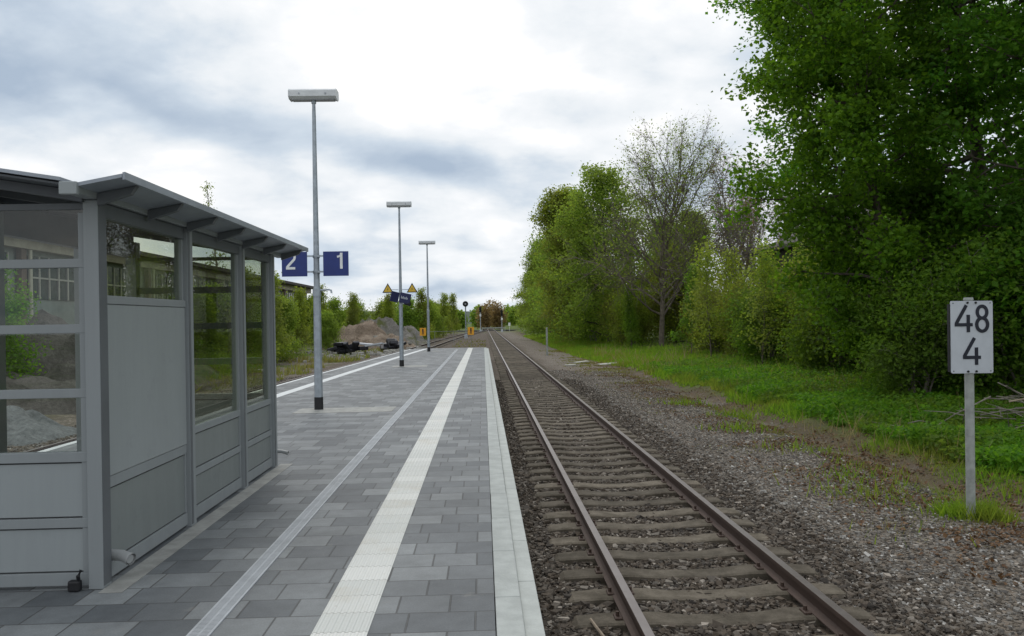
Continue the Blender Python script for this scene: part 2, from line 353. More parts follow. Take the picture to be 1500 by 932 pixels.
# ---------------------------------------------------------------- mesh helpers
def fast_mesh(name, V, Fc, mat=None, smooth=False):
    V = np.ascontiguousarray(V, dtype=np.float32); me = bpy.data.meshes.new(name)
    me.vertices.add(len(V)); me.vertices.foreach_set('co', V.ravel())
    if isinstance(Fc, np.ndarray):
        k = Fc.shape[1]; nf = len(Fc); idx = Fc.astype(np.int32).ravel(); starts = np.arange(0, nf*k, k, dtype=np.int32)
    else:
        idx = np.concatenate([np.asarray(a, np.int32) for a in Fc]); ln = np.array([len(a) for a in Fc]); nf = len(Fc)
        starts = np.concatenate([[0], np.cumsum(ln)[:-1]]).astype(np.int32)
    me.loops.add(len(idx)); me.loops.foreach_set('vertex_index', idx)
    me.polygons.add(nf); me.polygons.foreach_set('loop_start', starts)
    me.polygons.foreach_set('use_smooth', np.full(nf, bool(smooth), dtype=bool))
    me.update(calc_edges=True)
    if smooth: me.set_sharp_from_angle(angle=R(40))
    if mat: me.materials.append(mat)
    return me
def link(name, me, parent=None, loc=(0, 0, 0)):
    o = bpy.data.objects.new(name, me); C.objects.link(o); o.location = loc
    if parent is not None: o.parent = parent
    return o
def tag(o, label=None, cat=None, group=None, kind=None):
    if label: o['label'] = label
    if cat: o['category'] = cat
    if group: o['group'] = group
    if kind: o['kind'] = kind
    return o
def empty(name, loc, label, cat, group=None, rz=0.0):
    o = bpy.data.objects.new(name, None); C.objects.link(o); o.location = loc; o.rotation_euler = (0, 0, rz); o.empty_display_size = 0.2
    return tag(o, label, cat, group)
def copy_tree(src, loc, rz=0.0, sc=1.0, label=None, group=None):
    c = src.copy(); C.objects.link(c); c.location = loc; c.rotation_euler = (0, 0, rz)
    c.scale = (sc, sc, sc) if isinstance(sc, (int, float)) else sc
    if label: c['label'] = label
    if group: c['group'] = group
    for ch in src.children:
        d = ch.copy(); C.objects.link(d); d.parent = c
        for g in ch.children:
            h = g.copy(); C.objects.link(h); h.parent = d
    return c
def struct(name, me, label=None, kind='structure'):
    o = link(name, me); o['kind'] = kind
    if label: o['label'] = label
    return o

class MB:
    def __init__(s): s.V = []; s.F = []
    def add(s, V, F):
        b = len(s.V); s.V += [tuple(p) for p in V]; s.F += [[i+b for i in q] for q in F]; return s
    def box(s, x0, x1, y0, y1, z0, z1, bev=0.0):
        if bev <= 0:
            V = [(x, y, z) for z in (z0, z1) for y in (y0, y1) for x in (x0, x1)]
            return s.add(V, [(0, 2, 3, 1), (4, 5, 7, 6), (0, 1, 5, 4), (2, 6, 7, 3), (0, 4, 6, 2), (1, 3, 7, 5)])
        import bmesh
        bm = bmesh.new(); bmesh.ops.create_cube(bm, size=1.0)
        for v in bm.verts: v.co = ((x0+x1)/2+v.co.x*(x1-x0), (y0+y1)/2+v.co.y*(y1-y0), (z0+z1)/2+v.co.z*(z1-z0))
        bmesh.ops.bevel(bm, geom=bm.edges[:], offset=bev, segments=2, profile=0.5, affect='EDGES')
        bm.verts.ensure_lookup_table(); s.add([v.co[:] for v in bm.verts], [[v.index for v in q.verts] for q in bm.faces]); bm.free(); return s
    def tube(s, P, rad, k=12, caps=True):
        P = [Vector(p) for p in P]; rad = rad if isinstance(rad, (list, tuple)) else [rad]*len(P)
        V = []; F = []
        for i, p in enumerate(P):
            d = (P[min(i+1, len(P)-1)]-P[max(i-1, 0)]).normalized()
            a = d.cross(Vector((0, 0, 1)) if abs(d.z) < 0.9 else Vector((1, 0, 0))).normalized(); b = d.cross(a)
            for j in range(k):
                t_ = 2*math.pi*j/k; V.append(p+(a*math.cos(t_)+b*math.sin(t_))*rad[i])
        for i in range(len(P)-1):
            for j in range(k):
                F.append((i*k+j, i*k+(j+1) % k, (i+1)*k+(j+1) % k, (i+1)*k+j))
        if caps: F.append(tuple(range(k))[::-1]); F.append(tuple((len(P)-1)*k+j for j in range(k)))
        return s.add(V, F)
    def prism(s, poly, axis, a, b):
        # poly: 2D points; extruded along axis 'x','y','z' between a and b
        def pt(p, q): return {'x': (q, p[0], p[1]), 'y': (p[0], q, p[1]), 'z': (p[0], p[1], q)}[axis]
        n = len(poly); V = [pt(p, a) for p in poly]+[pt(p, b) for p in poly]
        F = [tuple(range(n))[::-1], tuple(range(n, 2*n))]+[(i, (i+1) % n, n+(i+1) % n, n+i) for i in range(n)]
        return s.add(V, F)
    def stroke(s, P, w, y, th=0.004, closed=False):
        # a flat painted line in the XZ plane facing -Y, as a thin raised band
        P = [Vector((p[0], p[1])) for p in P]; n = len(P); L = []; Rr = []
        for i in range(n):
            if closed: a, b = P[i-1], P[(i+1) % n]
            else: a, b = P[max(i-1, 0)], P[min(i+1, n-1)]
            d = (b-a).normalized(); nrm = Vector((-d.y, d.x)); k = 1.0
            if closed or 0 < i < n-1:
                d1 = (P[i]-P[i-1]).normalized(); k = 1/max(0.5, abs(nrm.dot(Vector((-d1.y, d1.x)))))
            L.append(P[i]+nrm*w/2*k); Rr.append(P[i]-nrm*w/2*k)
        m = n if closed else n-1
        for i in range(m):
            j = (i+1) % n; q = [L[i], L[j], Rr[j], Rr[i]]
            V = [(p.x, y, p.y) for p in q]+[(p.x, y-th, p.y) for p in q]
            s.add(V, [(0, 1, 2, 3), (7, 6, 5, 4), (0, 4, 5, 1), (1, 5, 6, 2), (2, 6, 7, 3), (3, 7, 4, 0)])
        return s
    def mesh(s, name, mat, smooth=False): return fast_mesh(name, np.array(s.V), s.F, mat, smooth)
    def obj(s, name, mat, parent=None, smooth=False, loc=(0, 0, 0)): return link(name, s.mesh(name, mat, smooth), parent, loc)

rng = np.random.default_rng(7)

# ---------------------------------------------------------------- terrain
def sst(x, a, b):
    t_ = np.clip((x-a)/(b-a), 0, 1); return t_*t_*(3-2*t_)
TRK = 1.875
def track2_x(y):
    return np.interp(y, [-20, 0, 12, 24, 31, 47, 60, 73, 95, 115, 133, 160, 190, 215, 235, 600], [-7.75, -7.72, -7.62, -7.24, -7.0, -6.33, -5.85, -5.33, -4.72, -4.05, -3.38, -2.0, -0.2, 1.1, 1.75, 1.75])
def edge2_x(y):
    return np.interp(y, [-20, 0, 12, 24, 31, 41, 47, 51.6], [-6.1, -6.08, -5.97, -5.58, -5.33, -4.92, -4.66, -4.42])
def vnoise(x, y, s, seed):
    # smooth value noise on arrays
    x = x*s; y = y*s; xi = np.floor(x).astype(np.int64); yi = np.floor(y).astype(np.int64); fx = x-xi; fy = y-yi
    fx = fx*fx*(3-2*fx); fy = fy*fy*(3-2*fy)
    def h(a, b):
        n = (a*374761393+b*668265263+seed*1442695041) & 0x7fffffff
        n = (n ^ (n >> 13))*1274126177 & 0x7fffffff
        return ((n ^ (n >> 16)) & 0xffff)/65535.0
    return (h(xi, yi)*(1-fx)+h(xi+1, yi)*fx)*(1-fy)+(h(xi, yi+1)*(1-fx)+h(xi+1, yi+1)*fx)*fy
def gz(x, y):
    x = np.asarray(x, float); y = np.asarray(y, float)
    z = np.full(np.broadcast(x, y).shape, -0.86)
    d1 = np.abs(x-TRK); d2 = np.abs(x-track2_x(y))
    bed = np.maximum(1-sst(d1, 1.6, 3.0), 1-sst(d2, 1.6, 2.6))
    z = z+bed*0.085
    z = z+(vnoise(x, y, 0.9, 1)-0.5)*0.05*sst(d1, 2.0, 3.4)*sst(d2, 1.6, 2.4)
    z = z-0.10*np.exp(-((x-6.75)/0.35)**2)*(1-sst(y, 30, 45))
    z = z+sst(x, 6.9, 7.9)*0.16+sst(x, 8.0, 13)*0.35+sst(x, 12, 20)*0.5+(vnoise(x, y, 0.5, 4)-0.5)*0.16*sst(x, 7.2, 9)
    z = z+sst(-x, 10, 18)*0.15+(vnoise(x, y, 0.35, 9)-0.5)*0.3*sst(-x, 9.6, 12)
    return z
def axis(parts):
    out = []
    for a, b, st in parts: out += list(np.arange(a, b, st))
    return np.array(out+[parts[-1][1]])
xs = axis([(-2500, -300, 220), (-300, -60, 20), (-60, -20, 2.5), (-20, -9, 0.6), (-9, 0, 0.9), (0, 12, 0.3), (12, 24, 1.0), (24, 60, 3), (60, 300, 24), (300, 2500, 220)])
ys = axis([(-300, -20, 40), (-20, 2, 2), (2, 30, 0.35), (30, 80, 1.0), (80, 240, 4), (240, 600, 30), (600, 3000, 240)])
X, Y = np.meshgrid(xs, ys); Z = gz(X, Y)
nx, ny = len(xs), len(ys); I = np.arange(nx*ny).reshape(ny, nx)
struct('ground', fast_mesh('ground', np.stack([X, Y, Z], -1).reshape(-1, 3), np.stack([I[:-1, :-1], I[:-1, 1:], I[1:, 1:], I[1:, :-1]], -1).reshape(-1, 4), M['ground'], True), 'stony ground of ballast, gravel path and green verge')

# far hills
th = np.linspace(R(-60), R(60), 90); hv = []
for k, (rad, hz) in enumerate(((700, -2), (1000, 1), (1500, 1))):
    for a in th:
        zz = hz if k == 0 else 6+k*5+9*vnoise(np.array(a*9), np.array(k*3.3), 1.0, 5)
        hv.append((rad*math.sin(a), rad*math.cos(a), float(zz)))
n = len(th); hf = np.array([(k*n+i, k*n+i+1, (k+1)*n+i+1, (k+1)*n+i) for k in range(2) for i in range(n-1)])
struct('hills', fast_mesh('hills', np.array(hv), hf, M['hill'], True))

# ---------------------------------------------------------------- platform
Y0, Y1 = -12.0, 51.5
def strip_sheet(name, xl, xr, ysr, z, mat):
    V = []; F = []
    for i, y in enumerate(ysr):
        V += [(xl(y), y, z), (xr(y), y, z)]
        if i: F.append((2*i-2, 2*i-1, 2*i+1, 2*i))
    return fast_mesh(name, np.array(V), F, mat)
ysr = list(np.linspace(Y0, Y1, 40))
top = MB(); V = []; F = []
for i, y in enumerate(ysr):
    xl = float(edge2_x(y))+0.12
    V += [(xl, y, -1.1), (xl, y, 0), (0.038, y, 0), (0.038, y, -1.1)]
    if i:
        b = 4*i
        F += [(b-4, b-3, b+1, b), (b-3, b-2, b+2, b+1), (b-2, b-1, b+3, b+2)]
F += [(0, 1, 2, 3), tuple(len(V)-4+j for j in (3, 2, 1, 0))]
struct('platform', fast_mesh('platform', np.array(V), F, M['paver']), 'grey paved station platform')
# edge stones, one metre each, on a slightly lower ledge course
mb = MB(); y = Y0
while y < Y1-0.01:
    j = rng.uniform(-0.002, 0.002); mb.box(0.042+j, 0.192+j, y+0.003, min(y+0.997, Y1), -0.12, 0.006, 0.006); y += 1.0
struct('platform_edge', mb.mesh('platform_edge', M['edge_stone']))
mb = MB(); y = Y0+0.42
while y < Y1-0.01:
    mb.box(0.196, 0.305, y+0.003, min(y+0.997, Y1), -1.1, -0.035, 0.006); y += 1.0
struct('platform_ledge', mb.mesh('platform_ledge', M['edge_low']))
# left edge stones
mb = MB(); ye = np.arange(Y0, Y1+0.01, 1.0)
for a, b in zip(ye[:-1], ye[1:]):
    xa, xb = float(edge2_x(a)), float(edge2_x(b)); a += 0.003; b -= 0.003
    P = [(xa, a), (xa+0.116, a), (xb+0.116, b), (xb, b)]; mb.prism(P, 'z', -1.1, 0.006)
struct('platform_edge_far_side', mb.mesh('platform_edge_far_side', M['white_strip']))
struct('platform_stripe', strip_sheet('platform_stripe', lambda y: float(edge2_x(y))+0.82, lambda y: float(edge2_x(y))+1.09, list(np.linspace(Y0, 51.3, 40)), 0.004, M['white_strip']))
struct('platform_end_edge', MB().box(-4.3, 0.03, 51.502, 51.62, -1.1, 0.006).mesh('platform_end_edge', M['white_strip']))
# tactile guidance strip: eight ribs
V = []; prof = []; x0, w = -0.94, 0.30; nr = 8; p = w/nr
for i in range(nr):
    a = x0+i*p
    prof += [(a+0.006, 0.003), (a+0.012, 0.008), (a+p-0.014, 0.008), (a+p-0.008, 0.003)]
prof = [(x0, 0.003)]+prof+[(x0+w, 0.003)]
yy = [Y0]+list(np.arange(Y0+0.3, 51.3, 0.3))+[51.4]; k = len(prof); F = []
for i, y in enumerate(yy):
    V += [(a, y, b+0.001) for a, b in prof]
    if i: F += [((i-1)*k+j, (i-1)*k+j+1, i*k+j+1, i*k+j) for j in range(k-1)]
struct('tactile_strip', fast_mesh('tactile_strip', np.array(V), np.array(F), M['tactile']), 'white ribbed guidance strip')
# drain channel: dark pit sheet, two rails, cross bars
dr = tag(bpy.data.objects.new('drain_channel', None), 'narrow metal grated drain channel running along the grey paving', 'drain'); C.objects.link(dr); dr.location = (-1.54, 20, 0)
MB().box(-0.06, 0.06, Y0-20, 49.2-20, 0.002, 0.004).obj('channel_bed', M['pit'], dr)
mb = MB()
for a, b in ((-0.062, -0.050), (0.050, 0.062)): mb.box(a, b, Y0-20, 49.2-20, 0.001, 0.009)
mb.box(-0.006, 0.006, Y0-20, 49.2-20, 0.0045, 0.0078)
ba = np.arange(2.0-20, 49.2-20, 0.020); kk = len(ba)
c0 = np.array([(x, y_, z) for z in (0.0045, 0.0085) for y_ in (-0.0062, 0.0062) for x in (-0.0502, 0.0502)])
V = (c0[None]+np.stack([0*ba, ba, 0*ba], -1)[:, None]).reshape(-1, 3)
fc = np.array([(4, 5, 7, 6), (0, 1, 5, 4), (2, 6, 7, 3), (0, 4, 6, 2), (1, 3, 7, 5)])
F = (fc[None]+8*np.arange(kk)[:, None, None]).reshape(-1, 4)
link('grate', fast_mesh('grate', np.concatenate([V, np.array(mb.V)]), [list(a) for a in F]+[[i+len(V) for i in q] for q in mb.F], M['grate']), dr)
# pale paving patches around lamp feet
for i, (xa, xb, ya, yb) in enumerate(((-3.55, -1.72, 15.6, 16.5), (-3.4, -2.1, 30.9, 31.9), (-3.3, -2.4, 46.5, 46.9))):
    struct('pavement_patch', MB().box(xa, xb, ya, yb, 0.001, 0.004).mesh('pavement_patch', M['paver_pale']))
struct('pavement_border', MB().box(-2.415, -2.27, 5.3, 10.0, 0.001, 0.004).mesh('pavement_border', M['paver_pale']))

# ---------------------------------------------------------------- tracks
RZ = -0.56
prof = [(-0.0335, 0), (0.0335, 0), (0.0355, -0.006), (0.0355, -0.036), (0.009, -0.048), (0.008, -0.125), (0.030, -0.142), (0.062, -0.150), (0.062, -0.160),
        (-0.062, -0.160), (-0.062, -0.150), (-0.030, -0.142), (-0.008, -0.125), (-0.009, -0.048), (-0.0355, -0.036), (-0.0355, -0.006)]
def rail(xf, ylist, label):
    V = []; k = len(prof); F = []
    for i, y in enumerate(ylist):
        x = xf(y); V += [(x+a, y, RZ+b) for a, b in prof]
        if i: F += [((i-1)*k+j, (i-1)*k+(j+1) % k, i*k+(j+1) % k, i*k+j) for j in range(k)]
    o = link('rail', fast_mesh('rail', np.array(V), np.array(F)[:, ::-1], M['rail'])); return tag(o, label, 'rail')
yl = list(np.arange(-5, 400, 15.0))
rail(lambda y: TRK-0.752, yl, 'rusty brown rail with worn top, the one nearest the platform edge')
rail(lambda y: TRK+0.752, yl, 'rusty brown rail of the straight track on the side of the gravel path')
yl2 = list(np.arange(-5, 236, 2.5))
rail(lambda y: float(track2_x(y))+0.752, yl2, 'dark curving rail of the left track, on its platform side')
rail(lambda y: float(track2_x(y))-0.752, yl2, 'dark curving rail of the left track, on the debris mound side')
# sleeper
secs = [(-1.2, -0.762, 0.10), (-1.16, -0.735, 0.13), (-0.95, -0.722, 0.14), (-0.55, -0.722, 0.14), (-0.3, -0.746, 0.128), (0, -0.752, 0.125), (0.3, -0.746, 0.128), (0.55, -0.722, 0.14), (0.95, -0.722, 0.14), (1.16, -0.735, 0.13), (1.2, -0.762, 0.10)]
V = []; F = []
for i, (x, z, w) in enumerate(secs):
    V += [(x, -w-0.02, -0.95+0.73), (x, -w, z+0.73), (x, -w+0.025, z+0.742), (x, w-0.025, z+0.742), (x, w, z+0.73), (x, w+0.02, -0.95+0.73)]
    if i:
        b = 6*i; F += [[b-6+j, b-5+j, b+1+j, b+j] for j in range(5)]
F += [[0, 5, 4, 3, 2, 1], [len(V)-6+j for j in range(6)]]
sm = fast_mesh('sleeper', np.array(V), F, M['sleeper'])
SL = 'weathered brown concrete sleeper under the rails of the straight track'
SG = 'sleepers under the straight track'
def sleeper_parts(o):
    for sx in (-0.752, 0.752):
        for s in (-1, 1):
            m_ = MB()
            m_.box(sx+s*0.085-0.03, sx+s*0.085+0.03, -0.065, 0.065, 0.010, 0.036, 0.008)
            m_.tube([(sx+s*0.088, 0, 0.03), (sx+s*0.088, 0, 0.07)], 0.016, 6)
            m_.obj('rail_fastening', M['rail'], o)
sl0 = link('sleeper', sm, None, (TRK, 3.6, -0.73)); tag(sl0, SL, 'sleeper', SG); sleeper_parts(sl0)
y = 4.2; i = 0; rest = []
while y < 240:
    jx, jy, a, jz = rng.uniform(-0.02, 0.02), rng.uniform(-0.02, 0.02), rng.uniform(-0.012, 0.012), rng.uniform(-0.008, 0.004)
    if i < 60: copy_tree(sl0, (TRK+jx, y+jy, -0.73+jz), a)
    elif i < 220:
        o = sl0.copy(); C.objects.link(o); o.location = (TRK+jx, y+jy, -0.73+jz); o.rotation_euler = (0, 0, a)
    else: rest.append((TRK, y))
    y += 0.6; i += 1
sv = np.array(V)
def bulk(name, pts, label):
    VV = []; FF = []
    for k, (px_, py_) in enumerate(pts):
        VV.append(sv+np.array([px_, py_, -0.73])); FF += [[q+k*len(sv) for q in ff] for ff in F]
    o = link(name, fast_mesh(name, np.concatenate(VV), FF, M['sleeper'])); return tag(o, label, 'sleepers', None, 'stuff')
bulk('distant_sleepers', rest, 'row of far-off sleepers where the straight track nears the crossing')
SL2, SG2 = 'dark sleeper under the rails of the curving left track', 'sleepers under the left track'
rest = []; 
for i, y in enumerate(np.arange(2, 200, 0.62)):
    p_ = (float(track2_x(y)), float(y), -0.73)
    if 8 < y < 24 or 58 < y < 130:
        o = bpy.data.objects.new('sleeper', sm); C.objects.link(o); o.location = p_; tag(o, SL2, 'sleeper', SG2)
    elif y > 130 and p_[0] < -1.0: rest.append(p_[:2])
bulk('distant_sleepers', rest, 'row of far-off sleepers on the left track before the junction')

# loose stones
def stones(n, xf, sz, mat, name, label, zoff=0.0, cat='ballast'):
    P = xf(n); n = len(P)
    base = np.array([(x, y, z) for z in (-1, 1) for y in (-1, 1) for x in (-1, 1)], float)
    fc = np.array([(0, 2, 3, 1), (4, 5, 7, 6), (0, 1, 5, 4), (2, 6, 7, 3), (0, 4, 6, 2), (1, 3, 7, 5)])
    s = rng.uniform(sz[0], sz[1], (n, 1, 1))*np.where(rng.random((n, 1, 1)) < 0.06, 1.6, 1.0)
    v = (base[None]*0.58+rng.uniform(-0.28, 0.28, (n, 8, 3)))*s*np.stack([rng.uniform(0.8, 1.4, n), rng.uniform(0.7, 1.1, n), rng.uniform(0.5, 0.8, n)], -1)[:, None]
    a = rng.uniform(0, 6.283, n); b = rng.uniform(-0.7, 0.7, n); ca, sa, cb_, sb = np.cos(a), np.sin(a), np.cos(b), np.sin(b)
    x, y, z = v[..., 0], v[..., 1], v[..., 2]
    y2 = y*cb_[:, None]-z*sb[:, None]; z2 = y*sb[:, None]+z*cb_[:, None]
    v = np.stack([x*ca[:, None]-y2*sa[:, None], x*sa[:, None]+y2*ca[:, None], z2], -1)
    v += np.stack([P[:, 0], P[:, 1], gz(P[:, 0], P[:, 1])+zoff+s[:, 0, 0]*0.2], -1)[:, None]
    o = link(name, fast_mesh(name, v.reshape(-1, 3), (fc[None]+8*np.arange(n)[:, None, None]).reshape(-1, 4), mat))
    return tag(o, label, cat, None, 'stuff')
def near_y(n, a, b): return a*(b/a)**rng.random(n)
def f_track(n):
    x = rng.uniform(0.33, 3.9, n); y = near_y(n, 3.8, 34); ph = ((y-3.6+0.3) % 0.6)-0.3
    onsl = (np.abs(ph) < 0.115) & (np.abs(x-TRK) < 1.16)
    keep = (~onsl | (rng.random(n) < 0.09)) & (rng.random(n) < np.clip((3.9-x)/0.9, 0, 1)) & (np.abs(np.abs(x-TRK)-0.752) > 0.10)
    return np.stack([x, y], -1)[keep]
stones(52000, f_track, (0.016, 0.034), M['ballast_stone'], 'track_ballast', 'coarse brown ballast stones lying between the sleepers', 0.012)
def f_path(n):
    x = rng.uniform(2.9, 7.1, n); y = near_y(n, 4.6, 40); k = rng.random(n) < np.clip((7.2-x)/1.6, 0.12, 1)*np.clip((x-2.7)/0.7, 0, 1); return np.stack([x, y], -1)[k]
stones(52000, f_path, (0.010, 0.026), M['grey_stone'], 'gravel', 'loose grey gravel of the path beside the straight track', 0.0, 'gravel')
def f_left(n):
    y = near_y(n, 8, 40); x = track2_x(y)+rng.uniform(-3.2, 1.4, n); return np.stack([x, y], -1)
stones(16000, f_left, (0.018, 0.035), M['grey_stone'], 'left_ballast', 'grey ballast stones around the curving left track', 0.0)

# ---------------------------------------------------------------- waiting shelter
sh = empty('waiting_shelter', (-2.5, 5.44, 0), 'grey metal and glass waiting shelter with butterfly roof standing on the platform', 'shelter')
def L(m_): # world coords to the shelter's own
    m_.V = [(a+2.5, b-5.44, c) for a, b, c in m_.V]; return m_
PY = [5.44, 7.05, 8.60, 9.82]; FX = -2.48; BX = -4.02
for i, py in enumerate(PY):
    pw = 0.046 if i == 0 else 0.055
    po = L(MB().box(FX+0.062-2*pw, FX+0.062, py-0.06, py+0.06, 0, 2.455, 0.004)).obj('post', M['shelter'], sh)
    L(MB().box(FX+0.0605, FX+0.0645, py-0.052 if i == 0 else py-0.057, py+0.056 if i == 0 else py-0.012, 0.02, 2.44)).obj('dark_strip', M['shade_paint'], po)  # added strip that turns the post's side face darker
    L(MB().box(BX-0.06, BX+0.06, py-0.06, py+0.06, 0, 2.62, 0.004)).obj('post', M['shelter'], sh)
def opening(name, mat, x0, x1, y0, y1, z0, z1, bev=0.0):
    if name == 'panel':
        if x1-x0 > y1-y0: a, b = (0.008, 0), (0, 0.004)
        else: a, b = (0, 0.004), (0.008, 0)
        o = L(MB().box(x0+a[0], x1-a[0], y0+b[0], y1-b[0], z0+0.008, z1-0.008)).obj(name, mat, sh)
        L(MB().box(x0+a[1], x1-a[1], y0+b[1], y1-b[1], z0, z1)).obj('rubber_seal', M['rubber'], o)
        return o
    return L(MB().box(x0, x1, y0, y1, z0, z1, bev)).obj(name, mat, sh)
# end walls
for py in (PY[0], PY[-1]):
    xa, xb = BX+0.062, FX-0.032
    near = py < 6
    opening('glass_pane', M['glass_clear'], xa, xb, py-0.004, py+0.004, 0.86, 2.40); opening('top_rail', M['shade_paint'], xa, xb, py-0.02, py+0.02, 2.402, 2.44)
    for z in (1.235, 1.645, 2.06): opening('cross_bar', M['shelter'] if near else M['shade_paint'], xa, xb, py-0.03, py+0.03, z-(0.028 if near else 0.036), z+(0.028 if near else 0.036), 0.003)  # far bars painted darker to stand for the shade inside the shelter
    for z0, z1 in ((0.80, 0.862), (0.385, 0.445), (0.02, 0.10)): opening('frame_rail', M['shelter'], xa, xb, py-0.032, py+0.032, z0, z1, 0.003)
    for z0, z1 in ((0.447, 0.798), (0.102, 0.383)): opening('panel', M['panel'], xa, xb, py-0.018, py+0.018, z0, z1)
    opening('frame_stile', M['shelter'], xb-0.045, xb-0.001, py-0.027, py+0.027, 0.10, 2.38, 0.003)
# front wall, three bays
for i in range(3):
    ya, yb = PY[i]+0.062, PY[i+1]-0.062
    if i == 0:
        opening('glass_pane', M['glass'], FX-0.004, FX+0.004, ya, yb, 1.86, 2.36)
        opening('poster_panel', M['panel'], FX-0.02, FX+0.035, ya+0.004, yb-0.004, 0.68, 1.80, 0.004)
        opening('panel', M['panel_shaded'], FX-0.018, FX+0.018, ya, yb, 0.12, 0.60)
        rails = ((1.803, 1.858, 0.042), (0.603, 0.677, 0.03), (0.02, 0.118, 0.03))
    else:
        opening('glass_pane', M['glass'], FX-0.004, FX+0.004, ya, yb, 0.80, 2.36)
        for z0, z1 in ((0.442, 0.735), (0.122, 0.378)): opening('panel', M['panel_shaded'], FX-0.018, FX+0.018, ya, yb, z0, z1)
        rails = ((0.738, 0.798, 0.03), (0.38, 0.44, 0.03), (0.02, 0.12, 0.03))
    for z0, z1, d in rails: opening('frame_rail', M['shelter'], FX-d, FX+d, ya, yb, z0, z1, 0.003)
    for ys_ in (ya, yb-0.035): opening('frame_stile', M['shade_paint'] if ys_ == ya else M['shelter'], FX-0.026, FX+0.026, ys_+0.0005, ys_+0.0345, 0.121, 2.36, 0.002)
    opening('header_beam', M['shade_paint'], FX-0.04, FX+0.04, ya, yb, 2.362, 2.452, 0.003)
    opening('header_beam', M['shade_paint'], BX-0.04, BX+0.04, ya, yb, 2.44, 2.74, 0.003)
# roof: two sloping sheets meeting at a gutter, with rafters
ya, yb = 5.09, 10.36
def slope_sheet(x0, z0, x1, z1, th, name, mat, wave=False):
    return L(MB().prism([(x0, z0), (x1, z1), (x1, z1+th), (x0, z0+th)], 'y', ya, yb)).obj(name, mat, sh)
slope_sheet(-2.405, 2.495, -2.14, 2.545, 0.022, 'roof_sheet', M['roof_sheet'])
slope_sheet(-4.45, 2.84, -2.505, 2.530, 0.022, 'roof_sheet', M['roof_sheet'])
slope_sheet(-2.137, 2.530, -2.122, 2.532, 0.045, 'eaves_trim', M['roof_sheet'])
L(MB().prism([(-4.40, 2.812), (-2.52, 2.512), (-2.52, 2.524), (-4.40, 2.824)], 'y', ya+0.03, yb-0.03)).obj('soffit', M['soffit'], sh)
gut = L(MB().box(-2.495, -2.41, ya+0.02, yb-0.02, 2.458, 2.52, 0.004)).obj('gutter', M['shelter'], sh)
MB().box(-0.005, 0.10, -0.37, -0.328, 2.445, 2.522, 0.006).obj('gutter_end', M['panel'], gut)
for k in range(7):
    y = 5.38+0.80*k
    L(MB().prism([(-2.408, 2.42), (-2.20, 2.485), (-2.165, 2.538), (-2.408, 2.49)], 'y', y-0.025, y+0.025)).obj('rafter', M['shade_paint'], sh)
    L(MB().prism([(-4.35, 2.76), (-2.50, 2.44), (-2.50, 2.505), (-4.35, 2.80)], 'y', y-0.03, y+0.03)).obj('rafter', M['soffit'], sh)  # same frame paint as the posts, shade beneath the roof coloured in
# drain spouts at the feet
for y in (5.56, 9.90):
    s_ = 1.0 if y < 6 else 0.6
    L(MB().tube([(-2.45, y, 0.17), (-2.37, y-0.01*s_, 0.165), (-2.30, y-0.05*s_, 0.15)], 0.036*s_, 14, False).tube([(-2.31, y-0.045*s_, 0.1525), (-2.296, y-0.051*s_, 0.149)], 0.040*s_, 14, False).tube([(-2.42, y, 0.17), (-2.304, y-0.048*s_, 0.151)], 0.030*s_, 10)).obj('drain_spout', M['plastic_pipe'], sh, True)
L(MB().box(-2.62, -2.545, 5.33, 5.38, 0.0, 0.07, 0.012).tube([(-2.56, 5.36, 0.05), (-2.555, 5.34, 0.10), (-2.545, 5.36, 0.13)], 0.012, 8)).obj('earthing_clamp', M['black'], sh)

# ---------------------------------------------------------------- lamp posts and signs
def lamp_post(loc, label):
    o = empty('lamp_post', loc, label, 'street lamp', 'lamp posts along the platform')
    MB().tube([(0, 0, 0.0), (0, 0, 0.02), (0, 0, 0.24)], [0.088, 0.086, 0.084], 20).obj('foot_sleeve', M['black'], o, True)
    MB().tube([(0, 0, 0.24), (0, 0, 2.3)], [0.080, 0.070], 20).tube([(0, 0, 2.3), (0, 0, 2.36)], [0.070, 0.058], 20).tube([(0, 0, 2.36), (0, 0, 5.65), (0, 0, 5.9)], [0.058, 0.036, 0.03], 18).obj('pole', M['steel'], o, True)
    MB().tube([(0, 0, 2.18), (0, 0, 2.26)], 0.082, 18).obj('clamp', M['steel'], o, True)
    hd = MB().prism([(-0.16, 6.10), (-0.13, 6.13), (0.13, 6.13), (0.16, 6.10), (0.16, 5.99), (0.10, 5.95), (-0.10, 5.95), (-0.16, 5.99)], 'x', -0.43, 0.43).obj('lamp_head', M['lampwhite'], o)
    for s in (-1, 1): MB().prism([(-0.165, 6.10), (-0.13, 6.135), (0.13, 6.135), (0.165, 6.10), (0.165, 5.985), (0.10, 5.945), (-0.10, 5.945), (-0.165, 5.985)], 'x', s*0.4415-0.011, s*0.4415+0.011).obj('end_cap', M['lampwhite'], hd)
    MB().box(-0.40, 0.40, -0.09, 0.09, 5.938, 5.9495).obj('diffuser', M['diffuser'], hd)
    m_ = MB()
    for x in (-0.25, 0.25): m_.tube([(x, -0.162, 6.04), (x, -0.172, 6.04)], 0.018, 10)
    m_.obj('latch', M['diffuser'], hd)
    MB().tube([(0, 0, 5.88), (0, 0, 5.955)], [0.045, 0.05], 14).obj('head_socket', M['steel'], o, True)
    return o
lamp_post((-3.18, 16.26, 0), 'tall grey lamp post carrying the blue platform 2 and 1 signs')
lamp_post((-3.05, 31.4, 0), 'grey lamp post carrying two yellow warning triangles and a dark name board')
lamp_post((-3.03, 46.7, 0), 'grey lamp post without signs at the far end of the platform')
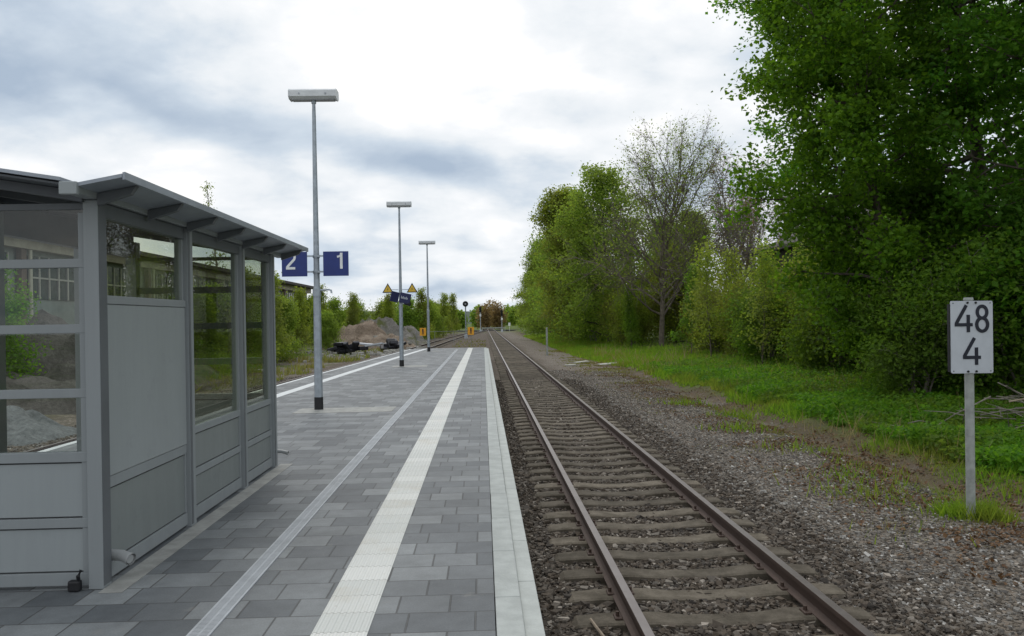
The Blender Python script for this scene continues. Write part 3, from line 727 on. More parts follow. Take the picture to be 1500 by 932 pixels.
def text_mesh(ch, size, name, mat, thick=0.01):
    cu = bpy.data.curves.new('tmp', 'FONT'); cu.body = ch; cu.size = size; cu.extrude = 0.002; cu.offset = thick; cu.align_x = 'CENTER'; cu.align_y = 'CENTER'
    o = bpy.data.objects.new('tmp', cu); C.objects.link(o); dg = bpy.context.evaluated_depsgraph_get(); dg.update()
    me = bpy.data.meshes.new_from_object(o.evaluated_get(dg)); bpy.data.objects.remove(o); me.name = name
    me.materials.clear(); me.materials.append(mat)
    co = np.empty(len(me.vertices)*3); me.vertices.foreach_get('co', co); co = co.reshape(-1, 3)
    c = (co.max(0)+co.min(0))/2; co -= c; co = np.stack([co[:, 0], -co[:, 2], co[:, 1]], -1); me.vertices.foreach_set('co', co.ravel().astype(np.float32)); me.update(); return me
def arc(cx, cz, rx, rz, a0, a1, n=14): return [(cx+rx*math.cos(R(a0+(a1-a0)*i/n)), cz+rz*math.sin(R(a0+(a1-a0)*i/n))) for i in range(n+1)]
two = arc(0.0, 0.060, 0.078, 0.078, 170, -35, 18)+[(-0.070, -0.128)]
for ch, sx, px_, lab in (('2', -1, -0.07, 'square blue platform sign with a white numeral 2'), ('1', 1, 0.075, 'square blue platform sign with a white numeral 1')):
    o = empty('platform_sign', (-3.18+sx*0.392, 16.14, 2.79), lab, 'sign', 'platform number signs on the first lamp post')
    MB().box(-0.24, 0.24, -0.012, 0.012, -0.235, 0.235, 0.005).obj('board', M['blue'], o)
    nm = MB()
    if ch == '2':
        nm.stroke([(p[0]+px_, p[1]+0.07) for p in two], 0.045, -0.0135).stroke([(-0.088+px_, -0.078), (0.085+px_, -0.078)], 0.045, -0.0140)
    else:
        nm.stroke([(0.03+px_, -0.10), (0.03+px_, 0.205)], 0.05, -0.0135).stroke([(0.045+px_, 0.175), (0.0+px_, 0.142), (-0.05+px_, 0.128)], 0.038, -0.0140)
    nm.obj('numeral', M['white'], o)
    for z in (-0.15, 0.15):
        m_ = MB()
        m_.box(min(-sx*0.24, -sx*0.33), max(-sx*0.24, -sx*0.33), -0.004, 0.010, z-0.016, z+0.016)
        m_.tube([(-sx*0.392, 0.12, z-0.03), (-sx*0.392, 0.12, z+0.03)], 0.064 if sx > 0 else 0.067, 14).box(min(-sx*0.33, -sx*0.35), max(-sx*0.33, -sx*0.35), -0.004, 0.13, z-0.016, z+0.016)
        m_.obj('bracket', M['steel'], o)
o = empty('hook_arm', (-3.18, 16.26, 2.2), 'small grey hooked arm clamped to the lamp post below the blue signs', 'bracket')
MB().tube([(0, 0, 0.06), (0, 0, 0.12)], 0.083, 16).obj('clamp', M['steel'], o)
MB().tube([(0.06, -0.03, 0.09), (0.24, -0.05, 0.10), (0.28, -0.055, 0.085), (0.29, -0.055, 0.03)], 0.018, 10).obj('arm', M['steel'], o, True)
# second post: triangles and name board
for sx in (-1, 1):
    o = empty('warning_sign', (-3.05+(-0.46 if sx < 0 else 0.44), 31.3, 2.87), 'yellow warning triangle on the left arm of the second lamp post' if sx < 0 else 'yellow warning triangle on the right arm of the second lamp post', 'warning sign', 'warning triangles on the second lamp post')
    def tri(s): return [(-0.205*s, -0.125*s), (0.205*s, -0.125*s), (0, 0.235*s)]
    MB().prism(tri(1.0), 'y', -0.006, 0.006).obj('border', M['ink'], o)
    MB().prism(tri(0.74), 'y', -0.0085, -0.0062).obj('face', M['yellow'], o)
    MB().prism([(0.012, 0.075), (-0.022, -0.005), (0.0, -0.002), (-0.012, -0.055), (0.022, 0.018), (0.002, 0.015)], 'y', -0.0105, -0.0087).obj('pictogram', M['ink'], o)
    MB().box(min(-sx*0.13, -sx*0.39), max(-sx*0.13, -sx*0.39), 0.008, 0.024, -0.02, 0.0).obj('arm', M['steel'], o)
o = empty('station_name_board', (-3.05, 31.28, 2.58), 'dark blue folded station name board with pale lettering on the second lamp post', 'sign')
for a0, xa, xb, nm_ in ((R(28), -0.34, -0.02, 'side_board'), (R(-38), -0.02, 0.40, 'front_board')):
    b = MB().box(0, xb-xa, -0.02, 0.02, -0.19, 0.19, 0.006).obj(nm_, M['navy'], o)
    b.rotation_euler = (0, R(13), a0 if nm_ == 'side_board' else R(-12)); b.location = (xa, 0 if nm_ == 'front_board' else -0.14, 0.05 if nm_ == 'side_board' else 0.0)
    if nm_ == 'front_board':
        m_ = MB(); x = 0.06
        for hgt in (0.10, 0.07, 0.10, 0.07, 0.07, 0.10, 0.07):
            m_.box(x, x+0.022, -0.0235, -0.0205, -0.035, -0.035+hgt); x += 0.038
        m_.obj('lettering', M['white_grey'], b)
o = empty('loudspeaker', (-2.9, 31.3, 2.33), 'small black horn loudspeaker under the station name board', 'loudspeaker')
MB().tube([(-0.12, 0.06, 0), (0.0, 0, 0)], 0.02, 8).obj('bracket', M['steel'], o)
MB().tube([(0.0, 0, 0), (0.08, -0.02, 0), (0.2, -0.06, -0.02)], [0.04, 0.055, 0.085], 14).obj('horn', M['black'], o, True)

# platform end railing
M['rail_grey'] = paint('dull_railing', (0.20, 0.205, 0.20), 0.6)
o = empty('platform_railing', (-2.45, 52.1, 0), 'thin pale railing across the far end of the platform', 'railing')
for x in (-1.68, -0.55, 0.62, 1.70): MB().tube([(x, 0, -0.9), (x, 0, 1.04)], 0.013, 8).obj('post', M['rail_grey'], o, True)
for z in (0.52, 1.03): MB().tube([(-1.70, 0.0, z), (1.72, 0.0, z)], 0.012, 8).obj('rail', M['rail_grey'], o, True)
for x, lab in ((-3.72, 'orange warning plate beside the far lamp post on the railing'), (-0.76, 'orange warning plate at the track end of the platform railing')):
    o = empty('warning_plate', (x, 52.03, 1.03), lab, 'sign', 'orange plates on the platform end railing')
    MB().box(-0.19, 0.19, -0.008, 0.008, -0.24, 0.24, 0.004).obj('plate', M['orange'], o)
    MB().stroke(arc(0, 0.15, 0.03, 0.03, 0, 330, 10), 0.03, -0.0095, 0.003, True).stroke([(0, 0.11), (0, -0.02)], 0.09, -0.0100, 0.003).stroke([(-0.03, -0.02), (-0.035, -0.17)], 0.035, -0.0105, 0.003).stroke([(0.03, -0.02), (0.035, -0.17)], 0.035, -0.0110, 0.003).obj('pictogram', M['ink'], o)

# kilometre sign
kz = float(gz(5.9, 9.95))
o = empty('kilometre_sign', (5.88, 9.95, kz), 'white kilometre board reading 48 over 4 on a grey post', 'sign')
o.rotation_euler = (0, R(0.4), R(-1.5))
MB().tube([(0, 0.06, -0.3), (0, 0.06, 2.66)], 0.052, 18).tube([(0, 0.06, 2.66), (0, 0.06, 2.69)], [0.058, 0.05], 18).obj('post', M['grey_post'], o, True)
def rrect(w, h, rd): return [p for cx, cz, a in ((w-rd, h-rd, 0), (-w+rd, h-rd, 90), (-w+rd, -h+rd, 180), (w-rd, -h+rd, 270)) for p in arc(cx, cz, rd, rd, a, a+90, 5)]
bz = 2.21
bd = MB().prism([(a, b+bz) for a, b in rrect(0.256, 0.437, 0.022)], 'y', -0.008, 0.003).obj('board', M['white_grey'], o)
MB().box(-0.27, -0.258, -0.002, 0.045, bz-0.42, bz+0.40).obj('rim', M['black'], o)
w = 0.040; g = MB()
def four(m_, cx, cz, s):
    m_.stroke([(cx+0.030*s, cz+0.16*s), (cx-0.095*s, cz-0.062*s)], w, -0.0095).stroke([(cx-0.112*s, cz-0.075*s), (cx+0.105*s, cz-0.075*s)], w, -0.0100).stroke([(cx+0.052*s, cz+0.045*s), (cx+0.052*s, cz-0.165*s)], w, -0.0105)
four(g, -0.095, bz+0.225, 1.0)
g.stroke(arc(0.125, bz+0.300, 0.058, 0.072, 0, 345, 23), w, -0.0095, 0.004, True).stroke(arc(0.125, bz+0.150, 0.066, 0.080, 0, 345, 23), w, -0.0100, 0.004, True)
g.obj('numerals', M['ink'], o)
g = MB(); four(g, 0.0, bz-0.17, 1.0); g.obj('numerals', M['ink'], o)
m_ = MB()
for x in (-0.05, 0.05):
    for z in (-0.415, 0.415): m_.tube([(x, -0.008, bz+z), (x, -0.017, bz+z)], 0.014, 10)
for x in (-0.225, 0.225):
    for z in (-0.41, 0.41): m_.tube([(x, -0.008, bz+z), (x, -0.011, bz+z)], 0.007, 8)
m_.obj('bolt', M['black'], o)
MB().box(-0.07, 0.07, 0.004, 0.12, bz+0.34, bz+0.38).box(-0.07, 0.07, 0.004, 0.12, bz-0.38, bz-0.34).obj('clamp', M['steel'], o)

# marker post, slabs, signals, barrier
z = float(gz(4.4, 58.3))
tag(MB().box(-0.06, 0.06, -0.05, 0.05, -0.1, 1.95, 0.01).obj('marker_post', M['grey_post'], None, False, (4.42, 58.3, z)), 'slim grey marker post beside the straight track before the row of trees', 'post')
for (x, y, sx, sy, a, lab) in ((6.9, 45.5, 1.3, 0.5, 12, 'flat pale concrete slab lying on the verge, nearer the shrubs'), (4.6, 44.5, 0.6, 0.3, -8, 'small pale concrete slab lying beside the track'), (5.6, 48.0, 0.9, 0.35, 30, 'pale broken concrete slab lying behind the other two slabs')):
    o = MB().box(-sx/2, sx/2, -sy/2, sy/2, -0.05, 0.09, 0.02).obj('concrete_slab', M['slab'], None, False, (x, y, float(gz(x, y)))); o.rotation_euler = (R(3), R(-3), R(a)); tag(o, lab, 'slab')
def signal(loc, h, label, kind):
    o = empty('railway_signal', loc, label, 'signal', 'railway signals')
    MB().tube([(0, 0, -0.2), (0, 0, h)], 0.09, 12).obj('mast', M['steel'], o, True)
    MB().box(-0.22, 0.22, -0.22, 0.22, -0.1, 0.55, 0.02).obj('base', M['white_grey'], o)
    if kind == 'round':
        hd = MB().prism(arc(0, h, 0.40, 0.40, 0, 345, 23), 'y', -0.16, -0.04).obj('head', M['black'], o)
        MB().tube([(0, -0.16, h), (0, -0.26, h)], [0.20, 0.2], 16, False).obj('hood', M['black'], hd)
        MB().tube([(0, -0.165, h), (0, -0.18, h)], [0.13, 0.12], 16).obj('lens', M['diffuser'], hd)
    else:
        hd = MB().prism([(a, b+h) for a, b in rrect(0.24, 0.65, 0.2)], 'y', -0.2, -0.02).obj('head', M['black'], o)
        for z in (0.3, -0.05, -0.35): MB().tube([(0, -0.205, h+z), (0, -0.34, h+z)], [0.1, 0.1], 12, False).obj('hood', M['black'], hd)
        MB().box(-0.18, 0.18, -0.16, -0.11, h-1.5, h-1.0).obj('plate', M['white'], o)
    return o
signal((-2.42, 118, -0.8), 4.85, 'round black signal head on a pale mast between the two tracks', 'round')
signal((-0.55, 182, -0.8), 4.9, 'tall narrow signal on the left of the straight track near the crossing', 'tall')
signal((3.95, 176, -0.8), 4.0, 'narrow signal on the right of the straight track near the crossing', 'tall')
struct('road', MB().box(-60, 60, 196, 201, -0.80, -0.57).mesh('road', paint('asphalt', (0.06, 0.06, 0.06), 0.9)))
o = empty('crossing_barrier', (2.4, 193, -0.8), 'low grey barrier with a white board at the level crossing', 'barrier')
for x in (-2.6, 2.6): MB().box(x-0.08, x+0.08, -0.08, 0.08, -0.2, 1.0, 0.01).obj('post', M['grey_post'], o)
MB().box(-2.5, 2.5, -0.04, 0.04, 0.62, 0.88, 0.01).obj('beam', M['grey_post'], o)
MB().box(3.4, 3.9, -0.03, 0.0, 1.2, 1.9).box(3.62, 3.68, 0.0, 0.05, -0.2, 1.3).obj('board', M['white'], o)

# ---------------------------------------------------------------- mounds and debris
def mound(x, y, rx, ry, h, mat, name, label, cat, seed, n=44):
    a = np.linspace(-1.25, 1.25, n); U, V_ = np.meshgrid(a, a); rr = np.sqrt(U**2+V_**2)
    PX, PY_ = U*rx, V_*ry
    nz = sum((vnoise(PX+50, PY_+50, s_, seed+i)-0.5)*am for i, (s_, am) in enumerate(((0.5, 0.9), (1.3, 0.55), (3.0, 0.35))))
    Zz = h*np.clip(1-rr, 0, None)**0.7*(1+nz*1.0)+nz*0.15*h*(rr < 1.1)
    Zz = np.where(rr > 1.1, -0.4, Zz-0.12)
    J = np.arange(n*n).reshape(n, n)
    me = fast_mesh(name, np.stack([PX, PY_, Zz], -1).reshape(-1, 3), np.stack([J[:-1, :-1], J[:-1, 1:], J[1:, 1:], J[1:, :-1]], -1).reshape(-1, 4), mat, True)
    return tag(link(name, me, None, (x, y, float(gz(x, y)))), label, cat)
mound(-10.6, 78, 4.6, 4, 2.0, M['m_brown'], 'earth_mound', 'brown mound of earth and rubble left of the tracks', 'mound', 3)
mound(-11.4, 90, 6.0, 5, 2.7, M['m_grey'], 'rubble_mound', 'grey rubble mound with grass on it behind the brown mound', 'mound', 11)
mound(-8.4, 92, 2.8, 4, 1.3, M['m_grey'], 'rubble_mound', 'low flat rubble heap at the right of the tall grey mound', 'mound', 23)
mound(-16.5, 32, 5.2, 13, 2.1, M['m_gravel'], 'gravel_mound', 'long dark gravel mound seen through the shelter glass', 'mound', 31, 60)
mound(-11.0, 19.4, 1.75, 1.9, 1.15, M['m_blue'], 'grit_mound', 'small pale grey heap of grit beside the left track', 'mound', 41)
def heap(x, y, sx, sy, sz, seed, label):
    rg = np.random.default_rng(seed); o = MB(); m_ = MB()
    for i in range(22):
        cx, cy = rg.normal(0, sx*0.3), rg.normal(0, sy*0.3); q = rg.uniform(0.25, 0.55)
        cz = max(0.05, sz*(1-(cx/sx)**2)*rg.uniform(0.2, 0.8))
        b = len(m_.V); m_.box(-q, q, -q*0.7, q*0.7, -q*0.3, q*0.3, 0.05); a = rg.uniform(0, 6.28); t_ = rg.normal(0, 0.4)
        for k in range(b, len(m_.V)):
            vx, vy, vz = m_.V[k]; vx, vz = vx*math.cos(t_)-vz*math.sin(t_), vx*math.sin(t_)+vz*math.cos(t_)
            m_.V[k] = (cx+vx*math.cos(a)-vy*math.sin(a), cy+vx*math.sin(a)+vy*math.cos(a), cz+vz)
    return tag(m_.obj('rubbish_heap', M['tarp'], None, False, (x, y, float(gz(x, y)))), label, 'debris')
heap(-11.0, 67, 2.0, 1.0, 1.1, 4, 'black heap of torn sheeting and rubbish in front of the brown mound')
heap(-7.6, 71, 1.6, 0.8, 1.0, 9, 'black heap of sheeting in front of the grey rubble mound')
def slabs(x, y, a, s, lab, tilt):
    o = MB().box(-s, s, -s*0.22, s*0.22, -0.05, 0.08, 0.02).obj('broken_slab', M['white_grey'], None, False, (x, y, float(gz(x, y))+0.75)); o.rotation_euler = (R(tilt), R(tilt), R(a)); tag(o, lab, 'slab')
slabs(-9.4, 68.5, 8, 1.0, 'white broken slab on top of the rubbish between the two black heaps', 6)
slabs(-8.6, 66.5, -25, 0.8, 'pale broken slab leaning low in front of the white one', -8)
def boulders(n, cx, cy, sx, sy, name, label):
    m_ = MB(); rg = np.random.default_rng(77)
    for i in range(n):
        x, y = cx+rg.normal(0, sx), cy+rg.normal(0, sy); q = rg.uniform(0.06, 0.30)*rg.uniform(0.5, 1.0); b = len(m_.V); m_.box(-q, q, -q*0.8, q*0.8, -q*0.6, q*0.6, q*0.2); a = rg.uniform(0, 6.28); zz = float(gz(x, y))+q*0.3+1.7*max(0, 1-math.hypot((x+10.6)/4.4, (y-78)/4.0))**0.7
        for k in range(b, len(m_.V)):
            vx, vy, vz = m_.V[k]; m_.V[k] = (x+vx*math.cos(a)-vy*math.sin(a), y+vx*math.sin(a)+vy*math.cos(a), zz+vz)
    tag(m_.obj(name, M['pale_rock']), label, 'rubble', None, 'stuff')
boulders(420, -9.3, 70, 2.4, 5.0, 'rubble', 'scattered pale rubble stones in front of the mounds')

# ---------------------------------------------------------------- buildings
fb = empty('factory_building', (-22, 60, -0.8), 'long low old factory hall with pale panels and dark windows on the left', 'building')
def FB(x0, x1, y0, y1, z0, z1, name, mat, bev=0.0):
    return MB().box(x0, x1, y0-60, y1-60, z0+0.8, z1+0.8, bev).obj(name, mat, fb)
FB(-12, 0, 16, 106, -1.0, 5.6, 'wall', M['wall_green'])
FB(0.003, 0.10, 16, 106, -1.0, 1.5, 'base_wall', M['wall_pale'])
FB(0.003, 0.45, 15.5, 106.5, 5.45, 6.0, 'eaves_beam', M['beam'])
FB(-12.6, 1.1, 15.2, 106.8, 6.003, 6.3, 'roof', M['roof_dark'], 0.03)
for k, y in enumerate(np.arange(18, 106, 7.5)):
    FB(0.103, 0.35, y-0.22, y+0.22, -1.0, 5.447, 'column', M['brown_col'])
    MB().tube([(0.42, y+0.42-60, -0.2), (0.42, y+0.42-60, 6.2)], 0.09, 10).obj('downpipe', M['pipe_pale'], fb, True)
    if y+7 < 106:
        wd = FB(0.003, 0.06, y+0.9, y+6.6, 3.1, 5.2, 'window', M['win_dark'])
        m_ = MB()
        for q in np.linspace(y+0.9, y+6.6, 7): m_.box(0.063, 0.12, q-60-0.05, q-60+0.05, 3.9, 6.0)
        m_.box(0.0605, 0.11, y+0.9-60, y+6.6-60, 4.9, 4.98); m_.obj('window_frame', M['wall_pale'], wd)

hb = empty('brown_house', (25.2, 48, 0), 'dark gabled house almost hidden behind the trees on the right', 'house')
MB().prism([(-6.2, -1), (6.2, -1), (6.2, 5.9), (0, 8.3), (-6.2, 5.9)], 'y', 0, 9).obj('wall', M['house_dark'], hb)
MB().prism([(-6.8, 5.75), (0, 8.42), (6.8, 5.75), (6.8, 5.98), (0, 8.68), (-6.8, 5.98)], 'y', -0.6, 9.6).obj('roof', M['roof_dark'], hb)
for x, z in ((-4.6, 4.9), (-0.6, 4.9), (-3.4, 1.6), (2.0, 1.6)):
    w_ = MB().box(x-0.45, x+0.45, -0.03, -0.003, z-0.6, z+0.6).obj('window', M['win_dark'], hb)
    m_ = MB()
    for q in (-0.47, 0.47, 0): m_.box(x+q-0.035, x+q+0.035, -0.06, -0.031, z-0.62, z+0.62)
    m_.obj('window_frame', M['diffuser'], w_)
o = empty('white_house', (-20, 300, 0), 'small white house far away among the trees on the left', 'house')
MB().box(-3, 3, -4, 4, -2, 4.2).obj('wall', M['white'], o)
MB().prism([(-3.4, 4.0), (3.4, 4.0), (0, 6.0)], 'y', -4.4, 4.4).obj('roof', M['roof_sheet'], o)
MB().box(-1.8, -0.9, -4.02, -4.002, 2, 3.2).obj('window', M['win_dark'], o)

# ---------------------------------------------------------------- trees and plants
def tubes_mesh(polys, name, mat):
    VV = []; FF = []; base = 0
    for P, r0, r1, k in polys:
        n = len(P); d = np.gradient(P, axis=0); d /= np.linalg.norm(d, axis=1, keepdims=True)+1e-9
        ref = np.where(np.abs(d[:, 2:3]) < 0.9, np.array([[0, 0, 1.0]]), np.array([[1.0, 0, 0]]))
        a = np.cross(d, ref); a /= np.linalg.norm(a, axis=1, keepdims=True)+1e-9; b = np.cross(d, a)
        an = np.arange(k)*2*np.pi/k; rr = np.linspace(r0, r1, n)[:, None, None]
        v = P[:, None]+rr*(a[:, None]*np.cos(an)[None, :, None]+b[:, None]*np.sin(an)[None, :, None])
        VV.append(v.reshape(-1, 3)); i = np.arange(n-1)[:, None]*k; j = np.arange(k)[None]; j2 = (j+1) % k
        FF.append((np.stack([i+j, i+j2, i+k+j2, i+k+j], -1)+base).reshape(-1, 4)); base += n*k
    return fast_mesh(name, np.concatenate(VV), np.concatenate(FF), mat, True)
def leaves_mesh(P, size, rg, name, mat, up=0.2, wide=0.42, var=0.35):
    n = len(P); ax = rg.normal(size=(n, 3)); ax[:, 2] *= 0.6; ax /= np.linalg.norm(ax, axis=1, keepdims=True)
    nr = rg.normal(size=(n, 3)); nr[:, 2] = np.abs(nr[:, 2])+up; sd_ = np.cross(ax, nr); sd_ /= np.linalg.norm(sd_, axis=1, keepdims=True)+1e-9
    nr = np.cross(sd_, ax); s = size*rg.uniform(1-var, 1+var, (n, 1))
    v = np.stack([P, P+ax*s*0.5+sd_*s*wide+nr*s*0.1, P+ax*s-nr*s*0.12, P+ax*s*0.5-sd_*s*wide+nr*s*0.1], 1).reshape(-1, 3)
    f_ = (np.array([(0, 1, 2), (0, 2, 3)])[None]+4*np.arange(n)[:, None, None]).reshape(-1, 3)
    return fast_mesh(name, v, f_, mat)
def grow(rg, p0, d0, length, n, wander, lift):
    P = [p0]; d = d0/np.linalg.norm(d0)
    for i in range(n):
        d = d+rg.normal(0, wander, 3)+np.array([0, 0, lift]); d /= np.linalg.norm(d); P.append(P[-1]+d*length/n)
    return np.array(P)
def tree_parts(seed, h, r, cb, n1, n2, n3, leaf_n, leaf_size, trunk_r, lmat, bmat, shape='round', rise=0.5, spread=0.18, lean=(0, 0), stems=1, twig=1.0, skew=None, droop=0.0):
    rg = np.random.default_rng(seed); polys = []; tips = []; wts = []
    for st in range(stems):
        p0 = np.array([0, 0, -0.25]); d0 = np.array([lean[0], lean[1], 1.0])
        hh = h
        if stems > 1:
            a = rg.uniform(0, 6.28); q = rg.uniform(0.05, 0.55)*r/h*1.2; d0 = np.array([math.cos(a)*q, math.sin(a)*q, 1]); p0 = np.array([math.cos(a)*0.18, math.sin(a)*0.18, -0.2])*np.array([r*0.6, r*0.6, 1]); hh = h*rg.uniform(0.45, 1.12)
        T = grow(rg, p0, d0, hh, 14, 0.035, 0.02); polys.append((T, trunk_r, trunk_r*0.12, 9 if stems == 1 else 5))
        tips.append(T[-3:]); wts.append(np.full(3, 0.5*r/4))
        for i in range(n1):
            t_ = cb+(0.97-cb)*(i+rg.random())/n1; idx = t_*14; i0 = min(int(idx), 13); b = T[i0]+(T[i0+1]-T[i0])*(idx-i0)
            s_ = (t_-cb)/(1-cb+1e-6)
            env = {'round': math.sqrt(max(0.06, 1-(2*s_-0.85)**2*0.8)), 'cone': 1.05-0.8*s_, 'column': 0.75+0.25*math.sin(s_*3.1), 'fan': 0.95-0.45*s_, 'dome': math.sqrt(max(0.05, 1-s_**1.7)), 'vase': 0.5+0.6*math.sin(s_*2.6)}[shape]
            a = i*2.4+rg.uniform(-0.5, 0.5); ln = r*env*rg.uniform(0.75, 1.12)
            dv = np.array([math.cos(a), math.sin(a), rise*(0.5+0.9*s_)+rg.normal(0, 0.12)])
            if skew is not None: ln *= 1+skew[2]*max(0, math.cos(a)*skew[0]+math.sin(a)*skew[1])
            B = grow(rg, b, dv, ln, 7, 0.10, 0.03-droop); br = trunk_r*(0.42-0.25*s_); polys.append((B, br, br*0.18, 5))
            for j in range(n2):
                k = 0.22+0.76*(j+rg.random())/n2; jj = min(int(k*7), 6); bp = B[jj]+(B[jj+1]-B[jj])*(k*7-jj); dd = B[jj+1]-B[jj]; dd /= np.linalg.norm(dd)
                dn = dd*0.65+rg.normal(0, 0.55, 3); l2 = ln*0.46*(1.15-0.7*k)*rg.uniform(0.7, 1.2)
                Q = grow(rg, bp, dn, l2, 4, 0.14, 0.02-droop); polys.append((Q, br*0.34*twig, br*0.08*twig, 3)); tips.append(Q[1:]); wts.append(np.full(4, l2))
                for m_ in range(n3):
                    kk = rg.integers(1, 5); dq = (Q[-1]-Q[0]); dq = dq/(np.linalg.norm(dq)+1e-9)+rg.normal(0, 0.6, 3)
                    W = grow(rg, Q[kk], dq, l2*rg.uniform(0.35, 0.75), 3, 0.16, 0.0-droop); polys.append((W, br*0.12*twig, br*0.04*twig, 3)); tips.append(W); wts.append(np.full(4, l2))
    tp = np.concatenate(tips); tm = tubes_mesh(polys, 'trunk', bmat)
    lm = None
    if leaf_n:
        wt_ = np.concatenate(wts); ii = rg.choice(len(tp), leaf_n, p=wt_/wt_.sum()); lp = tp[ii]+rg.normal(0, 1, (leaf_n, 3))*spread*np.array([1, 1, 0.8]); lp = lp[lp[:, 2] > 0.02]
        lm = leaves_mesh(lp, leaf_size, rg, 'crown', lmat)
    return tm, lm
def plant(name, x, y, label, cat, parts, group=None, rz=0.0, sc=1.0, dz=0.0):
    o = empty(name, (x, y, float(gz(x, y))+dz), label, cat, group, rz); o.scale = (sc,)*3 if isinstance(sc, (int, float)) else sc
    link('trunk', parts[0], o)
    if parts[1]: link('crown', parts[1], o)
    return o

# big trees on the right
big = tree_parts(1, 16.5, 7.4, 0.36, 32, 9, 6, 84000, 0.14, 0.30, M['leaf_big'], M['bark'], 'round', 0.32, 0.18, (0.0, 0.0), droop=0.02)
plant('broadleaf_tree', 16.0, 25.5, 'huge dark green broadleaf tree overhanging the verge on the right', 'tree', big, rz=0.4)
lin = tree_parts(2, 15.5, 3.2, 0.03, 48, 7, 5, 72000, 0.13, 0.17, M['leaf_bright'], M['bark'], 'column', 0.35, 0.22)
plant('broadleaf_tree', 11.2, 22.4, 'slender bright green tree leafy down to the ground behind the kilometre board', 'tree', lin)
drk = tree_parts(3, 15, 4.6, 0.10, 34, 8, 5, 52000, 0.15, 0.24, M['leaf_big'], M['bark'], 'round', 0.35, 0.26)
plant('broadleaf_tree', 15.2, 19.0, 'dark leafy tree at the right edge of the picture', 'tree', drk)
# bare-branched tall tree, dense row, thin back trees
bare = tree_parts(4, 13.0, 9.6, 0.18, 42, 12, 9, 11000, 0.13, 0.22, M['leaf_mid'], M['bark_mid'], 'fan', 1.45, 0.3, twig=1.25)
plant('bare_tree', 12.7, 59.5, 'tall tree with mostly bare upright branches beside the leafy row', 'tree', bare, rz=1.0, sc=0.95)
d1 = tree_parts(5, 16.0, 5.6, 0.03, 52, 9, 4, 34000, 0.21, 0.20, M['leaf_mid'], M['bark'], 'dome', 0.6, 0.38)
d2 = tree_parts(6, 15.5, 5.0, 0.03, 50, 9, 4, 32000, 0.21, 0.18, M['leaf_yellow'], M['bark'], 'dome', 0.7, 0.36)
d3 = tree_parts(16, 15.0, 5.3, 0.03, 50, 9, 4, 32000, 0.22, 0.18, M['leaf_mid'], M['bark'], 'dome', 0.9, 0.36)
DG = 'leafy trees in the row beside the straight track'
row = [(11.0, 73, d1, 0.95, 0.3, 'tallest dense green tree of the row, next to the bare branched tree'), (10.2, 82, d2, 0.98, 1.7, 'yellow green tree in the row, second from the bare branched tree'),
       (10.2, 93, d3, 1.05, 2.9, 'conical green tree in the row, third from the bare branched tree'), (10.0, 106, d1, 0.94, 4.0, 'full green tree in the middle of the row, behind the conical tree'),
       (10.9, 120, d2, 0.84, 5.2, 'yellow green tree in the far half of the row'), (10.8, 136, d3, 0.98, 0.9, 'conical green tree in the far half of the row'),
       (11.0, 155, d1, 0.9, 2.2, 'green tree second from the far end of the row'), (11.0, 178, d2, 0.85, 3.3, 'last yellow green tree at the far end of the row by the crossing'),
       (16.2, 72, d2, 0.72, 5.0, 'yellow green tree standing behind the bare branched tree'), (19.0, 84, d3, 0.75, 2.0, 'green tree standing behind the leafy row')]
for x, y, p_, s_, rz, lab in row: plant('leafy_tree', x, y, lab, 'tree', p_, DG, rz, s_)
thin = tree_parts(7, 12.6, 3.0, 0.15, 26, 9, 7, 1800, 0.13, 0.14, M['leaf_brown'], M['bark_pale'], 'vase', 2.2, 0.3, twig=2.2, stems=2)
for i, (x, y, s_, rz, lab) in enumerate(((18.6, 60, 1.0, 0.2, 'thin bare tree with pinkish buds right of the bare branched tree'), (21.6, 63, 1.02, 1.9, 'thin bare tree with pinkish buds above the middle of the shrubs'), (20.6, 68, 1.1, 3.0, 'thin bare tree with pinkish buds standing behind the other two'), (24.6, 64, 0.98, 4.1, 'thin bare tree with pinkish buds close to the dark gabled house'))):
    plant('bare_tree', x, y, lab, 'tree', thin, 'thin budding trees behind the shrubs', rz, s_)
